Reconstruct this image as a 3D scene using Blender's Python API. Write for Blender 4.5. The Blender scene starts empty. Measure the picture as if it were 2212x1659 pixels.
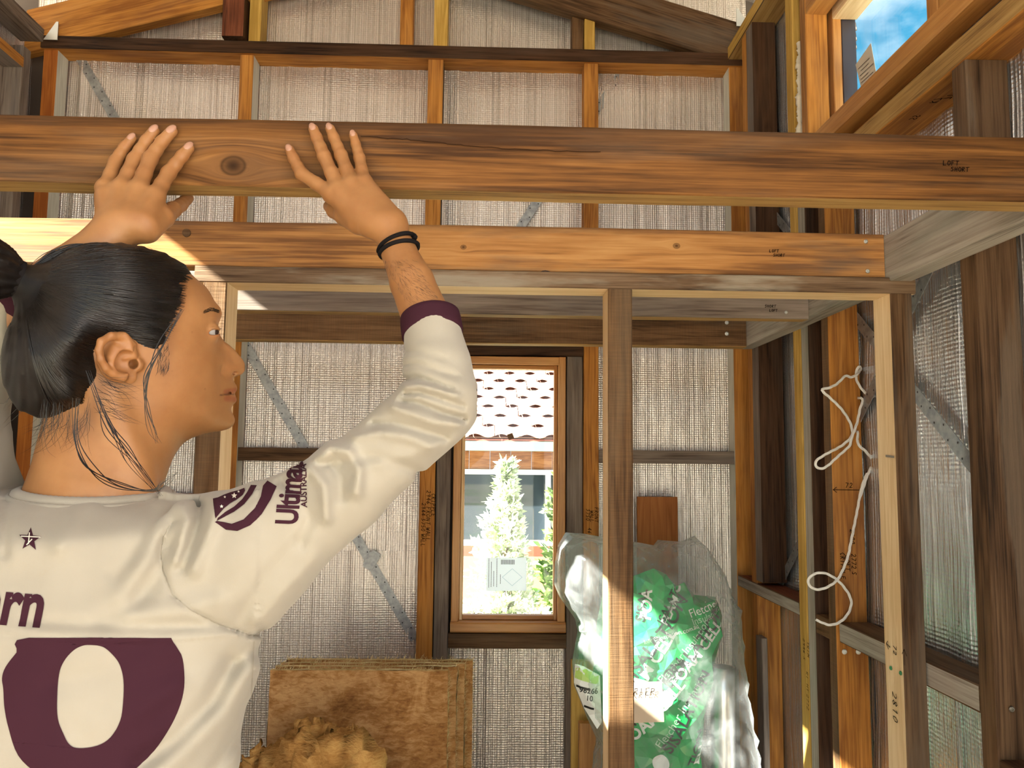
import bpy, bmesh, math, random
import numpy as np
from mathutils import Vector, Matrix
from mathutils.bvhtree import BVHTree
random.seed(7); np.random.seed(7)
SC = bpy.context.scene
COL = SC.collection
PI = math.pi
H = 1.5                                   # camera height above the floor

# ------------------------------------------------------------------ camera, sky, sun, exposure
F_PX = 1740.0
CY_, SY_ = math.cos(.0313), math.sin(.0313)
CP_, SP_ = math.cos(.0976), math.sin(.0976)
CR_, SR_ = math.cos(.01005), math.sin(.01005)
_fw = np.array([SY_*CP_, CY_*CP_, SP_]); _rt = np.array([CY_, -SY_, 0.]); _up = np.cross(_rt, _fw)
RC = np.stack([CR_*_rt+SR_*_up, -SR_*_rt+CR_*_up, -_fw], 1)
cam = bpy.data.cameras.new('camera'); camo = bpy.data.objects.new('camera', cam); COL.objects.link(camo)
m4 = Matrix.Identity(4)
for i in range(3):
    for j in range(3): m4[i][j] = RC[i, j]
m4.translation = (0, 0, H)
camo.matrix_world = m4
cam.sensor_fit = 'HORIZONTAL'; cam.sensor_width = 36.0; cam.lens = 36.0*F_PX/2212.0
cam.clip_start = .02; cam.clip_end = 300
SC.camera = camo
SC.view_settings.view_transform = 'Standard'; SC.view_settings.look = 'None'
SC.view_settings.gamma = 1.0; SC.view_settings.use_curve_mapping = False
SC.view_settings.exposure = EXPO = 2.1

def measure(px, py, **k):
    """world point where the photograph's sight line meets a plane x=, y= or z= (z measured from the floor)"""
    d = RC @ np.array([(px-1106.)/F_PX, -(py-829.5)/F_PX, -1.])
    a, v = list(k.items())[0]
    i = 'xyz'.index(a)
    if i == 2: v = v-H
    p = d*(v/d[i]); p[2] += H
    return p

w = bpy.data.worlds.new('sky'); SC.world = w; w.use_nodes = True
nt = w.node_tree; nt.nodes.clear()
def nd(t, ty, **kw):
    n = t.nodes.new(ty)
    for a, b in kw.items():
        try: setattr(n, a, b)
        except Exception: n.inputs[a].default_value = b
    return n
out = nd(nt, 'ShaderNodeOutputWorld'); bg = nd(nt, 'ShaderNodeBackground')
tc = nd(nt, 'ShaderNodeTexCoord'); sep = nd(nt, 'ShaderNodeSeparateXYZ')
nt.links.new(tc.outputs['Generated'], sep.inputs[0])
rp = nd(nt, 'ShaderNodeValToRGB')
rp.color_ramp.elements[0].position = 0.0; rp.color_ramp.elements[0].color = (.36, .48, .56, 1)
rp.color_ramp.elements[1].position = .75; rp.color_ramp.elements[1].color = (.040, .20, .40, 1)
e = rp.color_ramp.elements.new(.38); e.color = (.065, .31, .50, 1)
nt.links.new(sep.outputs[2], rp.inputs[0])
mp = nd(nt, 'ShaderNodeMapping'); mp.inputs['Scale'].default_value = (1, 1, 1.6); mp.inputs['Location'].default_value = (5.2, 2.2, .47)
nt.links.new(tc.outputs['Generated'], mp.inputs[0])
nz = nd(nt, 'ShaderNodeTexNoise'); nz.inputs['Scale'].default_value = 3.2; nz.inputs['Detail'].default_value = 8; nz.inputs['Roughness'].default_value = .52
nt.links.new(mp.outputs[0], nz.inputs['Vector'])
cr = nd(nt, 'ShaderNodeValToRGB'); cr.color_ramp.elements[0].position = .45; cr.color_ramp.elements[1].position = .64
nt.links.new(nz.outputs['Fac'], cr.inputs[0])
mx = nd(nt, 'ShaderNodeMix', data_type='RGBA')
nt.links.new(cr.outputs[0], mx.inputs['Factor']); nt.links.new(rp.outputs[0], mx.inputs['A']); mx.inputs['B'].default_value = (1.25, 1.25, 1.2, 1)
nt.links.new(mx.outputs['Result'], bg.inputs[0]); bg.inputs[1].default_value = SKY = 0.50
nt.links.new(bg.outputs[0], out.inputs[0])

sun = bpy.data.lights.new('sun', 'SUN'); suno = bpy.data.objects.new('sun', sun); COL.objects.link(suno)
suno.rotation_euler = Vector((1, .35, -.765)).to_track_quat('-Z', 'Y').to_euler()
sun.energy = 14.0; sun.angle = .009; sun.color = (1, .945, .86)

# ------------------------------------------------------------------ object helpers
def link(o, parent=None):
    COL.objects.link(o)
    if parent is not None: o.parent = parent
    return o
def tag(o, label=None, cat=None, group=None, kind=None):
    if label: o['label'] = label
    if cat: o['category'] = cat
    if group: o['group'] = group
    if kind: o['kind'] = kind
    return o
def empty(name, loc=(0, 0, 0), **k):
    o = bpy.data.objects.new(name, None); o.location = loc; o.empty_display_size = .05
    link(o); tag(o, **k); return o
def world_parent(o, parent):
    """parent keeping the world place (parents are only ever moved, never turned or scaled)"""
    o.parent = parent
    o.matrix_parent_inverse = Matrix.Translation(-parent.location) if parent is not None else Matrix.Identity(4)
def mesh_obj(name, verts, faces, mats, parent=None, smooth=False, fmat=None):
    me = bpy.data.meshes.new(name)
    me.from_pydata([tuple(map(float, v)) for v in verts], [], [tuple(map(int, f)) for f in faces])
    for m in (mats if isinstance(mats, (list, tuple)) else [mats]): me.materials.append(m)
    if fmat is not None: me.polygons.foreach_set('material_index', fmat)
    if smooth: me.polygons.foreach_set('use_smooth', [True]*len(me.polygons))
    me.update()
    o = bpy.data.objects.new(name, me); link(o)
    if parent is not None: world_parent(o, parent)
    return o
def bm_obj(name, bm, mats, parent=None, smooth=False):
    me = bpy.data.meshes.new(name); bm.to_mesh(me); bm.free()
    for m in (mats if isinstance(mats, (list, tuple)) else [mats]): me.materials.append(m)
    if smooth: me.polygons.foreach_set('use_smooth', [True]*len(me.polygons))
    o = bpy.data.objects.new(name, me); link(o)
    if parent is not None: world_parent(o, parent)
    return o

# ------------------------------------------------------------------ materials
MATS = {}
def new_mat(name):
    m = bpy.data.materials.new(name); m.use_nodes = True
    t = m.node_tree; t.nodes.clear()
    o = nd(t, 'ShaderNodeOutputMaterial'); b = nd(t, 'ShaderNodeBsdfPrincipled')
    t.links.new(b.outputs[0], o.inputs[0])
    return m, t, b
def plain(name, col, rough=.6, metal=0., **kw):
    if name in MATS: return MATS[name]
    m, t, b = new_mat(name)
    b.inputs['Base Color'].default_value = (*col, 1); b.inputs['Roughness'].default_value = rough; b.inputs['Metallic'].default_value = metal
    for k, v in kw.items(): b.inputs[k.replace('_', ' ')].default_value = v
    MATS[name] = m; return m
def ramp(t, src, stops):
    r = nd(t, 'ShaderNodeValToRGB'); els = r.color_ramp.elements
    els[0].position, els[0].color = stops[0][0], (*stops[0][1], 1)
    els[1].position, els[1].color = stops[-1][0], (*stops[-1][1], 1)
    for p, c in stops[1:-1]:
        q = els.new(p); q.color = (*c, 1)
    t.links.new(src, r.inputs[0]); return r.outputs[0]
def noise(t, vec, scale, detail=4, rough=.5, dist=0.):
    n = nd(t, 'ShaderNodeTexNoise'); n.inputs['Scale'].default_value = scale; n.inputs['Detail'].default_value = detail
    n.inputs['Roughness'].default_value = rough; n.inputs['Distortion'].default_value = dist
    if vec is not None: t.links.new(vec, n.inputs['Vector'])
    return n.outputs['Fac']
def mapping(t, vec, scale=(1, 1, 1), loc=(0, 0, 0), rot=(0, 0, 0)):
    n = nd(t, 'ShaderNodeMapping'); n.inputs['Scale'].default_value = scale; n.inputs['Location'].default_value = loc; n.inputs['Rotation'].default_value = rot
    t.links.new(vec, n.inputs['Vector']); return n.outputs[0]
def mixc(t, fac, a, b, mode='MIX'):
    n = nd(t, 'ShaderNodeMix', data_type='RGBA', blend_type=mode)
    for key, v in (('Factor', fac), ('A', a), ('B', b)):
        if isinstance(v, (int, float)): n.inputs[key].default_value = v
        elif isinstance(v, tuple): n.inputs[key].default_value = (*v, 1)
        else: t.links.new(v, n.inputs[key])
    return n.outputs['Result']
def math_(t, op, a, b=None, c=None, clamp=False):
    n = nd(t, 'ShaderNodeMath', operation=op, use_clamp=clamp)
    for i, v in enumerate((a, b, c)):
        if v is None: continue
        if isinstance(v, (int, float)): n.inputs[i].default_value = v
        else: t.links.new(v, n.inputs[i])
    return n.outputs[0]
def bump(t, b, h, strength=.3, dist=.002):
    n = nd(t, 'ShaderNodeBump'); n.inputs['Strength'].default_value = strength; n.inputs['Distance'].default_value = dist
    t.links.new(h, n.inputs['Height']); t.links.new(n.outputs[0], b.inputs['Normal']); return n
def local_vec(t):
    """object coordinates, shifted by a random amount per object so that no two timbers share a grain"""
    tc = nd(t, 'ShaderNodeTexCoord'); oi = nd(t, 'ShaderNodeObjectInfo')
    n = nd(t, 'ShaderNodeVectorMath', operation='ADD'); sc = nd(t, 'ShaderNodeMath', operation='MULTIPLY'); sc.inputs[1].default_value = 37.
    t.links.new(oi.outputs['Random'], sc.inputs[0]); t.links.new(tc.outputs['Object'], n.inputs[0]); t.links.new(sc.outputs[0], n.inputs[1])
    return n.outputs[0], tc.outputs['Object']

def wood(name, light, mid, dark, grey=None, grey_amt=0., fine=.5, rough=.62, knots=(), sawn=0., bumps=.35, ring=1., grey_lo=.48, grey_hi=.66, spec=.12, topdark=None):
    """timber: growth rings stretched along local X, fine pores, blotches, weathering and optional knots"""
    if name in MATS: return MATS[name]
    m, t, b = new_mat(name)
    v, ob = local_vec(t)
    if knots:
        sp = nd(t, 'ShaderNodeSeparateXYZ'); t.links.new(ob, sp.inputs[0])
        zoff = None; kmask = None; kdark = None
        for kx, ky, kz, r in knots:
            dx = math_(t, 'SUBTRACT', sp.outputs[0], kx); dz = math_(t, 'SUBTRACT', sp.outputs[2], kz)
            q = math_(t, 'ADD', math_(t, 'POWER', math_(t, 'MULTIPLY', dx, .55/r), 2.), math_(t, 'POWER', math_(t, 'MULTIPLY', dz, 1.15/r), 2.))
            g = math_(t, 'EXPONENT', math_(t, 'MULTIPLY', q, -.30))
            zo = math_(t, 'MULTIPLY', math_(t, 'MULTIPLY', dz, g), -1.35)
            q2 = math_(t, 'ADD', math_(t, 'POWER', math_(t, 'MULTIPLY', dx, 1/r), 2.), math_(t, 'POWER', math_(t, 'MULTIPLY', dz, 1.25/r), 2.))
            k2 = math_(t, 'SUBTRACT', 1., math_(t, 'SMOOTH_MIN', q2, 1.0, .25))
            k3 = math_(t, 'EXPONENT', math_(t, 'MULTIPLY', math_(t, 'POWER', math_(t, 'SUBTRACT', q2, 1.), 2.), -9.))
            zoff = zo if zoff is None else math_(t, 'ADD', zoff, zo)
            kmask = k2 if kmask is None else math_(t, 'MAXIMUM', kmask, k2)
            kdark = k3 if kdark is None else math_(t, 'MAXIMUM', kdark, k3)
        cb = nd(t, 'ShaderNodeCombineXYZ'); t.links.new(zoff, cb.inputs[2])
        ad = nd(t, 'ShaderNodeVectorMath', operation='ADD'); t.links.new(v, ad.inputs[0]); t.links.new(cb.outputs[0], ad.inputs[1]); v = ad.outputs[0]
    g1 = noise(t, mapping(t, v, (.9*ring, 15, 15)), 1.6, 3, .5, .6)
    wv = math_(t, 'FRACT', math_(t, 'MULTIPLY', g1, 7.0))
    wv = math_(t, 'ABSOLUTE', math_(t, 'SUBTRACT', wv, .5))           # 0..0.5 saw rings
    g2 = noise(t, mapping(t, v, (2.2, 60, 60)), 1.5, 6, .65)
    g3 = noise(t, mapping(t, v, (6, 260, 260)), 1.2, 3, .6)
    blot = noise(t, mapping(t, v, (2.0, 6, 6)), 1.1, 4, .55)
    h = math_(t, 'ADD', math_(t, 'MULTIPLY', wv, .34), math_(t, 'ADD', math_(t, 'MULTIPLY', g2, .36+.55*fine), math_(t, 'MULTIPLY', math_(t, 'SUBTRACT', blot, .5), .9)))
    h = math_(t, 'ADD', h, math_(t, 'MULTIPLY', math_(t, 'SUBTRACT', g3, .5), .25+.45*fine))
    c = ramp(t, h, [(.20, dark), (.44, mid), (.72, light)])
    if grey is not None:
        gm = noise(t, mapping(t, v, (1.6, 11, 11), (3, 1, 2)), 1.4, 5, .6)
        gf = ramp(t, gm, [(grey_lo, (0, 0, 0)), (grey_hi, (1, 1, 1))])
        c = mixc(t, math_(t, 'MULTIPLY', gf, grey_amt), c, mixc(t, g2, tuple(x*.55 for x in grey), grey))
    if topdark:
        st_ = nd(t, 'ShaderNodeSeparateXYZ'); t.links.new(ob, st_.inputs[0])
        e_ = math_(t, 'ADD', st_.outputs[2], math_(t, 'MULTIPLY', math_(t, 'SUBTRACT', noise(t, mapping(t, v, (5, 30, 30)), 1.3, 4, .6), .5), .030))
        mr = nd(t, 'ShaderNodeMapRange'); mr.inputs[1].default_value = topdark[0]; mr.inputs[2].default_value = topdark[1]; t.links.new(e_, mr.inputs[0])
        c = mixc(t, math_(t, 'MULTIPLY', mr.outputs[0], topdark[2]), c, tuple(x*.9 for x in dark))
    if sawn:
        sw = noise(t, mapping(t, v, (420, 14, 14)), 1., 2, .5)
        c = mixc(t, math_(t, 'MULTIPLY', ramp(t, sw, [(.45, (0, 0, 0)), (.6, (1, 1, 1))]), .32*sawn), c, mixc(t, 1., c, (1.35, 1.3, 1.2), 'MULTIPLY'))
        h = math_(t, 'ADD', h, math_(t, 'MULTIPLY', sw, .8*sawn))
    if knots:
        c = mixc(t, math_(t, 'MULTIPLY', kmask, .95, clamp=True), c, tuple(x*.42 for x in dark))
        c = mixc(t, math_(t, 'MULTIPLY', kdark, .62), c, tuple(x*.18 for x in dark))
    t.links.new(c, b.inputs['Base Color'])
    b.inputs['Roughness'].default_value = rough; b.inputs['Specular IOR Level'].default_value = spec
    bump(t, b, h, bumps, .0016)
    MATS[name] = m; return m

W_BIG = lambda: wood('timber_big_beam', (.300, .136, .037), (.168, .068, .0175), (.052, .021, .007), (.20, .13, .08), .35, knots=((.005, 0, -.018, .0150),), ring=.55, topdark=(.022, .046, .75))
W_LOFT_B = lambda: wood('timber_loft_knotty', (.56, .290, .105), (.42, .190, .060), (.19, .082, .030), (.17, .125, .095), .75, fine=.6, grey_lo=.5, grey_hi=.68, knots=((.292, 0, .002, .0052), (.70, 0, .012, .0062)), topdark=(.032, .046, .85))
W_AMBER = wood('timber_amber', (.63, .305, .080), (.49, .205, .042), (.26, .095, .021), (.30, .17, .10), .25, fine=.35, bumps=.18)
W_ORANGE = wood('timber_orange', (.58, .215, .050), (.43, .140, .026), (.27, .075, .016), fine=.35, bumps=.15)
W_WINDOW = wood('timber_window_frame', (.62, .32, .105), (.53, .245, .068), (.38, .155, .038), fine=.35, bumps=.08, rough=.42, spec=.45)
W_LOFT = wood('timber_loft', (.56, .290, .105), (.42, .190, .060), (.19, .082, .030), (.17, .125, .095), .75, fine=.6, grey_lo=.5, grey_hi=.68)
W_OCHRE = wood('timber_ochre_underside', (.46, .285, .105), (.36, .205, .068), (.18, .095, .035), fine=.75, bumps=.5)
W_PALE = wood('timber_fresh_cut', (.90, .72, .47), (.83, .62, .37), (.70, .48, .25), fine=.3, bumps=.08)
W_YELLOW = wood('timber_yellow', (.74, .50, .16), (.62, .385, .10), (.42, .24, .05), fine=.3, bumps=.1)
W_BROWN = wood('timber_brown', (.165, .094, .047), (.100, .052, .024), (.034, .016, .008), (.19, .155, .12), .45, fine=.7, bumps=.5)
W_DARK = wood('timber_dark', (.090, .043, .022), (.055, .025, .012), (.016, .007, .004), (.085, .06, .045), .35, fine=.7, bumps=.4)
W_SAWN = wood('timber_rough_sawn', (.195, .108, .050), (.130, .067, .029), (.055, .027, .012), (.19, .135, .085), .45, fine=.7, sawn=1., bumps=.6)
W_POST = wood('timber_flaking_post', (.125, .070, .036), (.068, .035, .017), (.018, .009, .005), (.17, .125, .09), .55, fine=.9, bumps=1., ring=.45, grey_lo=.52, grey_hi=.60)
W_GREY = wood('timber_weathered_grey', (.44, .39, .33), (.33, .285, .235), (.16, .130, .105), (.30, .31, .25), .5, fine=.9, bumps=.5, ring=.5)
W_SLATE = wood('timber_grey_brown', (.27, .215, .175), (.19, .145, .115), (.085, .060, .047), (.22, .19, .17), .6, fine=.8, bumps=.5)
W_PLATE = wood('timber_weathered_plate', (.22, .140, .085), (.130, .077, .043), (.038, .020, .012), (.40, .33, .25), .85, fine=1., bumps=.8, grey_lo=.50, grey_hi=.60)
W_PAINT = wood('timber_pale_painted', (.74, .72, .64), (.66, .64, .56), (.52, .50, .43), fine=.3, bumps=.1)
W_RED = wood('timber_red_brown', (.24, .085, .040), (.17, .052, .024), (.075, .024, .012), fine=.5, bumps=.3)
M_STEEL = None
def _galv():
    m, t, b = new_mat('galvanised_steel'); v, ob = local_vec(t)
    n = noise(t, v, 55, 3, .6); b.inputs['Metallic'].default_value = .7
    t.links.new(ramp(t, n, [(.35, (.27, .28, .29)), (.65, (.47, .48, .48))]), b.inputs['Base Color'])
    t.links.new(ramp(t, n, [(.3, (.38,)*3), (.7, (.58,)*3)]), b.inputs['Roughness']); bump(t, b, n, .15, .001)
    return m
M_STEEL = _galv()
M_INK = plain('black_marker_ink', (.012, .008, .006), .9, Specular_IOR_Level=0.)
M_SCREW = plain('bright_zinc_screw', (.80, .80, .76), .35, .85)
def _foil(name='reflective_foil', pitch=.0075, metal=.70, rough=.27, bst=.55, sky_tint=False):
    m, t, b = new_mat(name); tc = nd(t, 'ShaderNodeTexCoord')
    sp = nd(t, 'ShaderNodeSeparateXYZ'); t.links.new(tc.outputs['Object'], sp.inputs[0])
    # object X runs along the wall, Z up: woven scrim of fine ribs and wefts
    ribs = math_(t, 'SINE', math_(t, 'MULTIPLY', sp.outputs[0], 2*PI/pitch))
    weft = math_(t, 'SINE', math_(t, 'MULTIPLY', sp.outputs[2], 2*PI/pitch))
    wob = noise(t, mapping(t, tc.outputs['Object'], (95, 1, .5)), 1., 5, .7)
    wob2 = noise(t, mapping(t, tc.outputs['Object'], (14, 1, 2.2)), 1., 3, .5)
    mot = noise(t, tc.outputs['Object'], 150, 2, .6)
    h = math_(t, 'ADD', math_(t, 'MULTIPLY', ribs, .55), math_(t, 'MULTIPLY', weft, .28))
    h = math_(t, 'ADD', h, math_(t, 'MULTIPLY', wob, 5.2)); h = math_(t, 'ADD', h, math_(t, 'MULTIPLY', wob2, 3.0))
    h = math_(t, 'ADD', h, math_(t, 'MULTIPLY', mot, 1.1))
    gap = math_(t, 'MULTIPLY', math_(t, 'MULTIPLY', math_(t, 'GREATER_THAN', ribs, .80), ramp(t, wob, [(.42, (0, 0, 0)), (.58, (1, 1, 1))])), .60)
    c = ramp(t, wob, [(.28, (.40, .36, .325)), (.5, (.79, .715, .655)), (.72, (.93, .875, .82))])
    if sky_tint: c = ramp(t, wob, [(.28, (.55, .56, .58)), (.5, (.93, .95, .98)), (.72, (.98, .99, 1.))])  # paler, bluish ramp: reflected sky put into the foil colour
    c = mixc(t, gap, c, (.30, .27, .245))
    t.links.new(c, b.inputs['Base Color'])
    b.inputs['Metallic'].default_value = metal; b.inputs['Roughness'].default_value = rough
    bump(t, b, h, bst, .0011)
    return m
M_FOIL = _foil(); M_FOIL_SHINY = _foil('shiny_foil', .0085, .86, .17, .75, True); M_SARKING = _foil('roof_sarking_foil', .012, .6, .35, .3)
M_BACKING = plain('dark_cladding', (.10, .075, .06), .85)

# ------------------------------------------------------------------ timbers
def timber(name, x, y, z, mat, parent=None, faces=None, wane=.0012, seg=None, bev=.0022, label=None):
    """one sawn timber filling x, y, z (z measured from the camera's height); local X runs along its length; edges eased, faces slightly uneven"""
    lo = np.array([x[0], y[0], z[0]+H]); hi = np.array([x[1], y[1], z[1]+H])
    d = hi-lo; a = int(np.argmax(d)); c = (lo+hi)/2
    if a == 0: basis = np.eye(3)
    elif a == 1: basis = np.array([[0, -1, 0], [1, 0, 0], [0, 0, 1.]])     # columns = local axes in world
    else: basis = np.array([[0, 1., 0], [0, 0, 1.], [1., 0, 0]])
    hl = np.abs(basis.T @ d)/2
    n = seg or max(2, min(16, int(hl[0]*2/.09)))
    rng = np.random.RandomState(abs(hash((name, round(float(c[0]), 3), round(float(c[1]), 3), round(float(c[2]), 3)))) % (2**31) if False else int(abs(c[0]*7919+c[1]*104729+c[2]*1299709)*10) % (2**31))
    b = min(bev, hl[1]*.3, hl[2]*.3)
    ring = [(-hl[1]+b, -hl[2]), (hl[1]-b, -hl[2]), (hl[1], -hl[2]+b), (hl[1], hl[2]-b), (hl[1]-b, hl[2]), (-hl[1]+b, hl[2]), (-hl[1], hl[2]-b), (-hl[1], -hl[2]+b)]
    vs, fs, fm = [], [], []
    jit = wane*(rng.rand(n+1, 8)-.5)*2
    for k in range(1, n+1): jit[k] = .55*jit[k]+.45*jit[k-1]
    for k in range(n+1):
        xx = -hl[0]+2*hl[0]*k/n
        for q, (u, v2) in enumerate(ring):
            s = 1-(jit[k, q]+abs(wane)*.6)/max(.004, math.hypot(u, v2))*1.0 if wane else 1
            vs.append((xx, u*s, v2*s))
    nm = [np.array([0, 0, -1.]), None, np.array([0, 1., 0]), None, np.array([0, 0, 1.]), None, np.array([0, -1., 0]), None]
    mats = [mat]; idx = {}
    for k_, m_ in (faces or {}).items():
        mats.append(m_); idx[k_] = len(mats)-1
    def wname(nv):
        g = basis @ nv; i = int(np.argmax(np.abs(g))); return ('+' if g[i] > 0 else '-')+'xyz'[i]
    for k in range(n):
        for q in range(8):
            r = (q+1) % 8
            fs.append((k*8+q, k*8+r, (k+1)*8+r, (k+1)*8+q))
            fm.append(idx.get(wname(nm[q]), 0) if nm[q] is not None else 0)
    fs.append(tuple(range(7, -1, -1))); fm.append(idx.get(wname(np.array([-1., 0, 0])), 0))
    fs.append(tuple(n*8+q for q in range(8))); fm.append(idx.get(wname(np.array([1., 0, 0])), 0))
    me = bpy.data.meshes.new(name); me.from_pydata(vs, [], fs)
    for m_ in mats: me.materials.append(m_)
    me.polygons.foreach_set('material_index', fm); me.update()
    bm = bmesh.new(); bm.from_mesh(me); bmesh.ops.recalc_face_normals(bm, faces=bm.faces); bm.to_mesh(me); bm.free()
    o = bpy.data.objects.new(name, me); link(o)
    mw = Matrix.Identity(4)
    for i in range(3):
        for j in range(3): mw[i][j] = basis[i, j]
    mw.translation = c
    if parent is not None: world_parent(o, parent)
    o.matrix_basis = mw
    if label: o['label'] = label
    return o

def slab(name, quads, thick_vec, mat, parent=None):
    """flat panels (lists of world points, z from the floor) given a thickness"""
    vs, fs = [], []
    tv = np.array(thick_vec)
    for q in quads:
        n = len(q); b = len(vs)
        for p in q: vs.append(np.array(p, float))
        for p in q: vs.append(np.array(p, float)+tv)
        fs.append(tuple(range(b, b+n))); fs.append(tuple(range(b+2*n-1, b+n-1, -1)))
        for i in range(n):
            j = (i+1) % n; fs.append((b+i, b+j, b+n+j, b+n+i))
    o = mesh_obj(name, vs, fs, mat, parent)
    bm = bmesh.new(); bm.from_mesh(o.data); bmesh.ops.recalc_face_normals(bm, faces=bm.faces); bm.to_mesh(o.data); bm.free()
    return o

def foil_sheet(u0, u1, z0, z1, axis, at, parent, seed=0, top=None, nu=None, inward=-1, mat=None):
    """foil insulation sheet in the plane x=at or y=at, pleated up and down; u along the wall, z from camera height; local X along wall"""
    nu = nu or max(12, int((u1-u0)/.006)); nz = max(3, int((z1-z0)/.10))
    rng = np.random.RandomState(seed+11)
    us = np.linspace(u0, u1, nu+1); zs = np.linspace(z0, z1, nz+1)
    pl = np.zeros(nu+1)
    for s_, a_ in ((1, .0007), (3, .0011), (9, .0022), (25, .0030)):
        r = rng.randn(nu//s_+3); pl += a_*np.interp(np.arange(nu+1)/s_, np.arange(len(r)), r)
    vs = []
    for j, zz in enumerate(zs):
        sag = np.zeros(nu+1)
        for s_, a_ in ((20, .0022),):
            r = rng.randn(nu//s_+3); sag += a_*np.interp(np.arange(nu+1)/s_, np.arange(len(r)), r)
        for i, u in enumerate(us):
            zt = zz
            if top is not None: zt = z0+(top(u)-z0)*(zz-z0)/(z1-z0)
            vs.append((u-(u0+u1)/2, inward*abs(pl[i]+sag[i]+.004), zt))
    fs = [(j*(nu+1)+i, j*(nu+1)+i+1, (j+1)*(nu+1)+i+1, (j+1)*(nu+1)+i) for j in range(nz) for i in range(nu)]
    o = mesh_obj('foil_sheet', vs, fs, mat or M_FOIL, smooth=True)
    if axis == 'y': mw = Matrix.Translation(((u0+u1)/2, at, H))
    else: mw = Matrix.Translation((at, (u0+u1)/2, H)) @ Matrix.Rotation(PI/2, 4, 'Z')
    world_parent(o, parent); o.matrix_basis = mw
    return o

def strap(p, q, wdt, normal, parent, name='steel_strap', thick=.0014, holes=True):
    """punched steel bracing strap from p to q (world, z from camera height): a ribbon with rows of raised nail holes"""
    p = np.array(p, float); q = np.array(q, float); p[2] += H; q[2] += H
    d = q-p; L = np.linalg.norm(d); d /= L; n = np.array(normal, float); s = np.cross(n, d)
    vs, fs = [], []
    N = max(4, int(L/.05))
    rng = np.random.RandomState(int(L*1000))
    for k in range(N+1):
        c = p+d*L*k/N+n*.0006*rng.randn()*.5
        for sx, tx in ((-1, 0), (1, 0), (1, 1), (-1, 1)): vs.append(c+s*sx*wdt/2+n*tx*thick)
    for k in range(N):
        for a in range(4):
            b = (a+1) % 4; fs.append((k*4+a, k*4+b, k*4+4+b, k*4+4+a))
    fs.append((3, 2, 1, 0)); fs.append(tuple(N*4+i for i in range(4)))
    nh = int(L/.028); fm = [0]*len(fs)
    if holes:
        for k in range(nh):
            c = p+d*(L*(k+.5)/nh)+s*wdt*.26*(1 if k % 2 else -1)+n*(thick+.0006)
            b = len(vs)
            for a in range(6):
                an = a*PI/3; vs.append(c+.0026*(math.cos(an)*d+math.sin(an)*s))
            fs.append(tuple(range(b, b+6))); fm.append(1)
    o = mesh_obj(name, vs, fs, [M_STEEL, plain('nail_hole', (.03, .03, .03), .6)], parent, fmat=fm)
    return o
def screw(c, n, parent, r=.0042, name='screw', mat=None):
    """pan head screw: domed head with a recessed drive"""
    bm = bmesh.new()
    prof = [(r, 0), (r, .0012), (r*.8, .0021), (r*.42, .0023), (r*.36, .0012), (0, .0010)]
    rings = []
    for rr, hh in prof[:-1]:
        rings.append([bm.verts.new((rr*math.cos(a*PI/6), rr*math.sin(a*PI/6), hh)) for a in range(12)])
    tip = bm.verts.new((0, 0, prof[-1][1]))
    for A, B in zip(rings[:-1], rings[1:]):
        for a in range(12): bm.faces.new((A[a], A[(a+1) % 12], B[(a+1) % 12], B[a]))
    for a in range(12): bm.faces.new((rings[-1][a], rings[-1][(a+1) % 12], tip))
    mw = Matrix.Translation(Vector(c)) @ Vector(n).to_track_quat('Z', 'Y').to_matrix().to_4x4()
    bm.transform(mw)
    return bm_obj(name, bm, mat or M_SCREW, parent, smooth=False)

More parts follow.
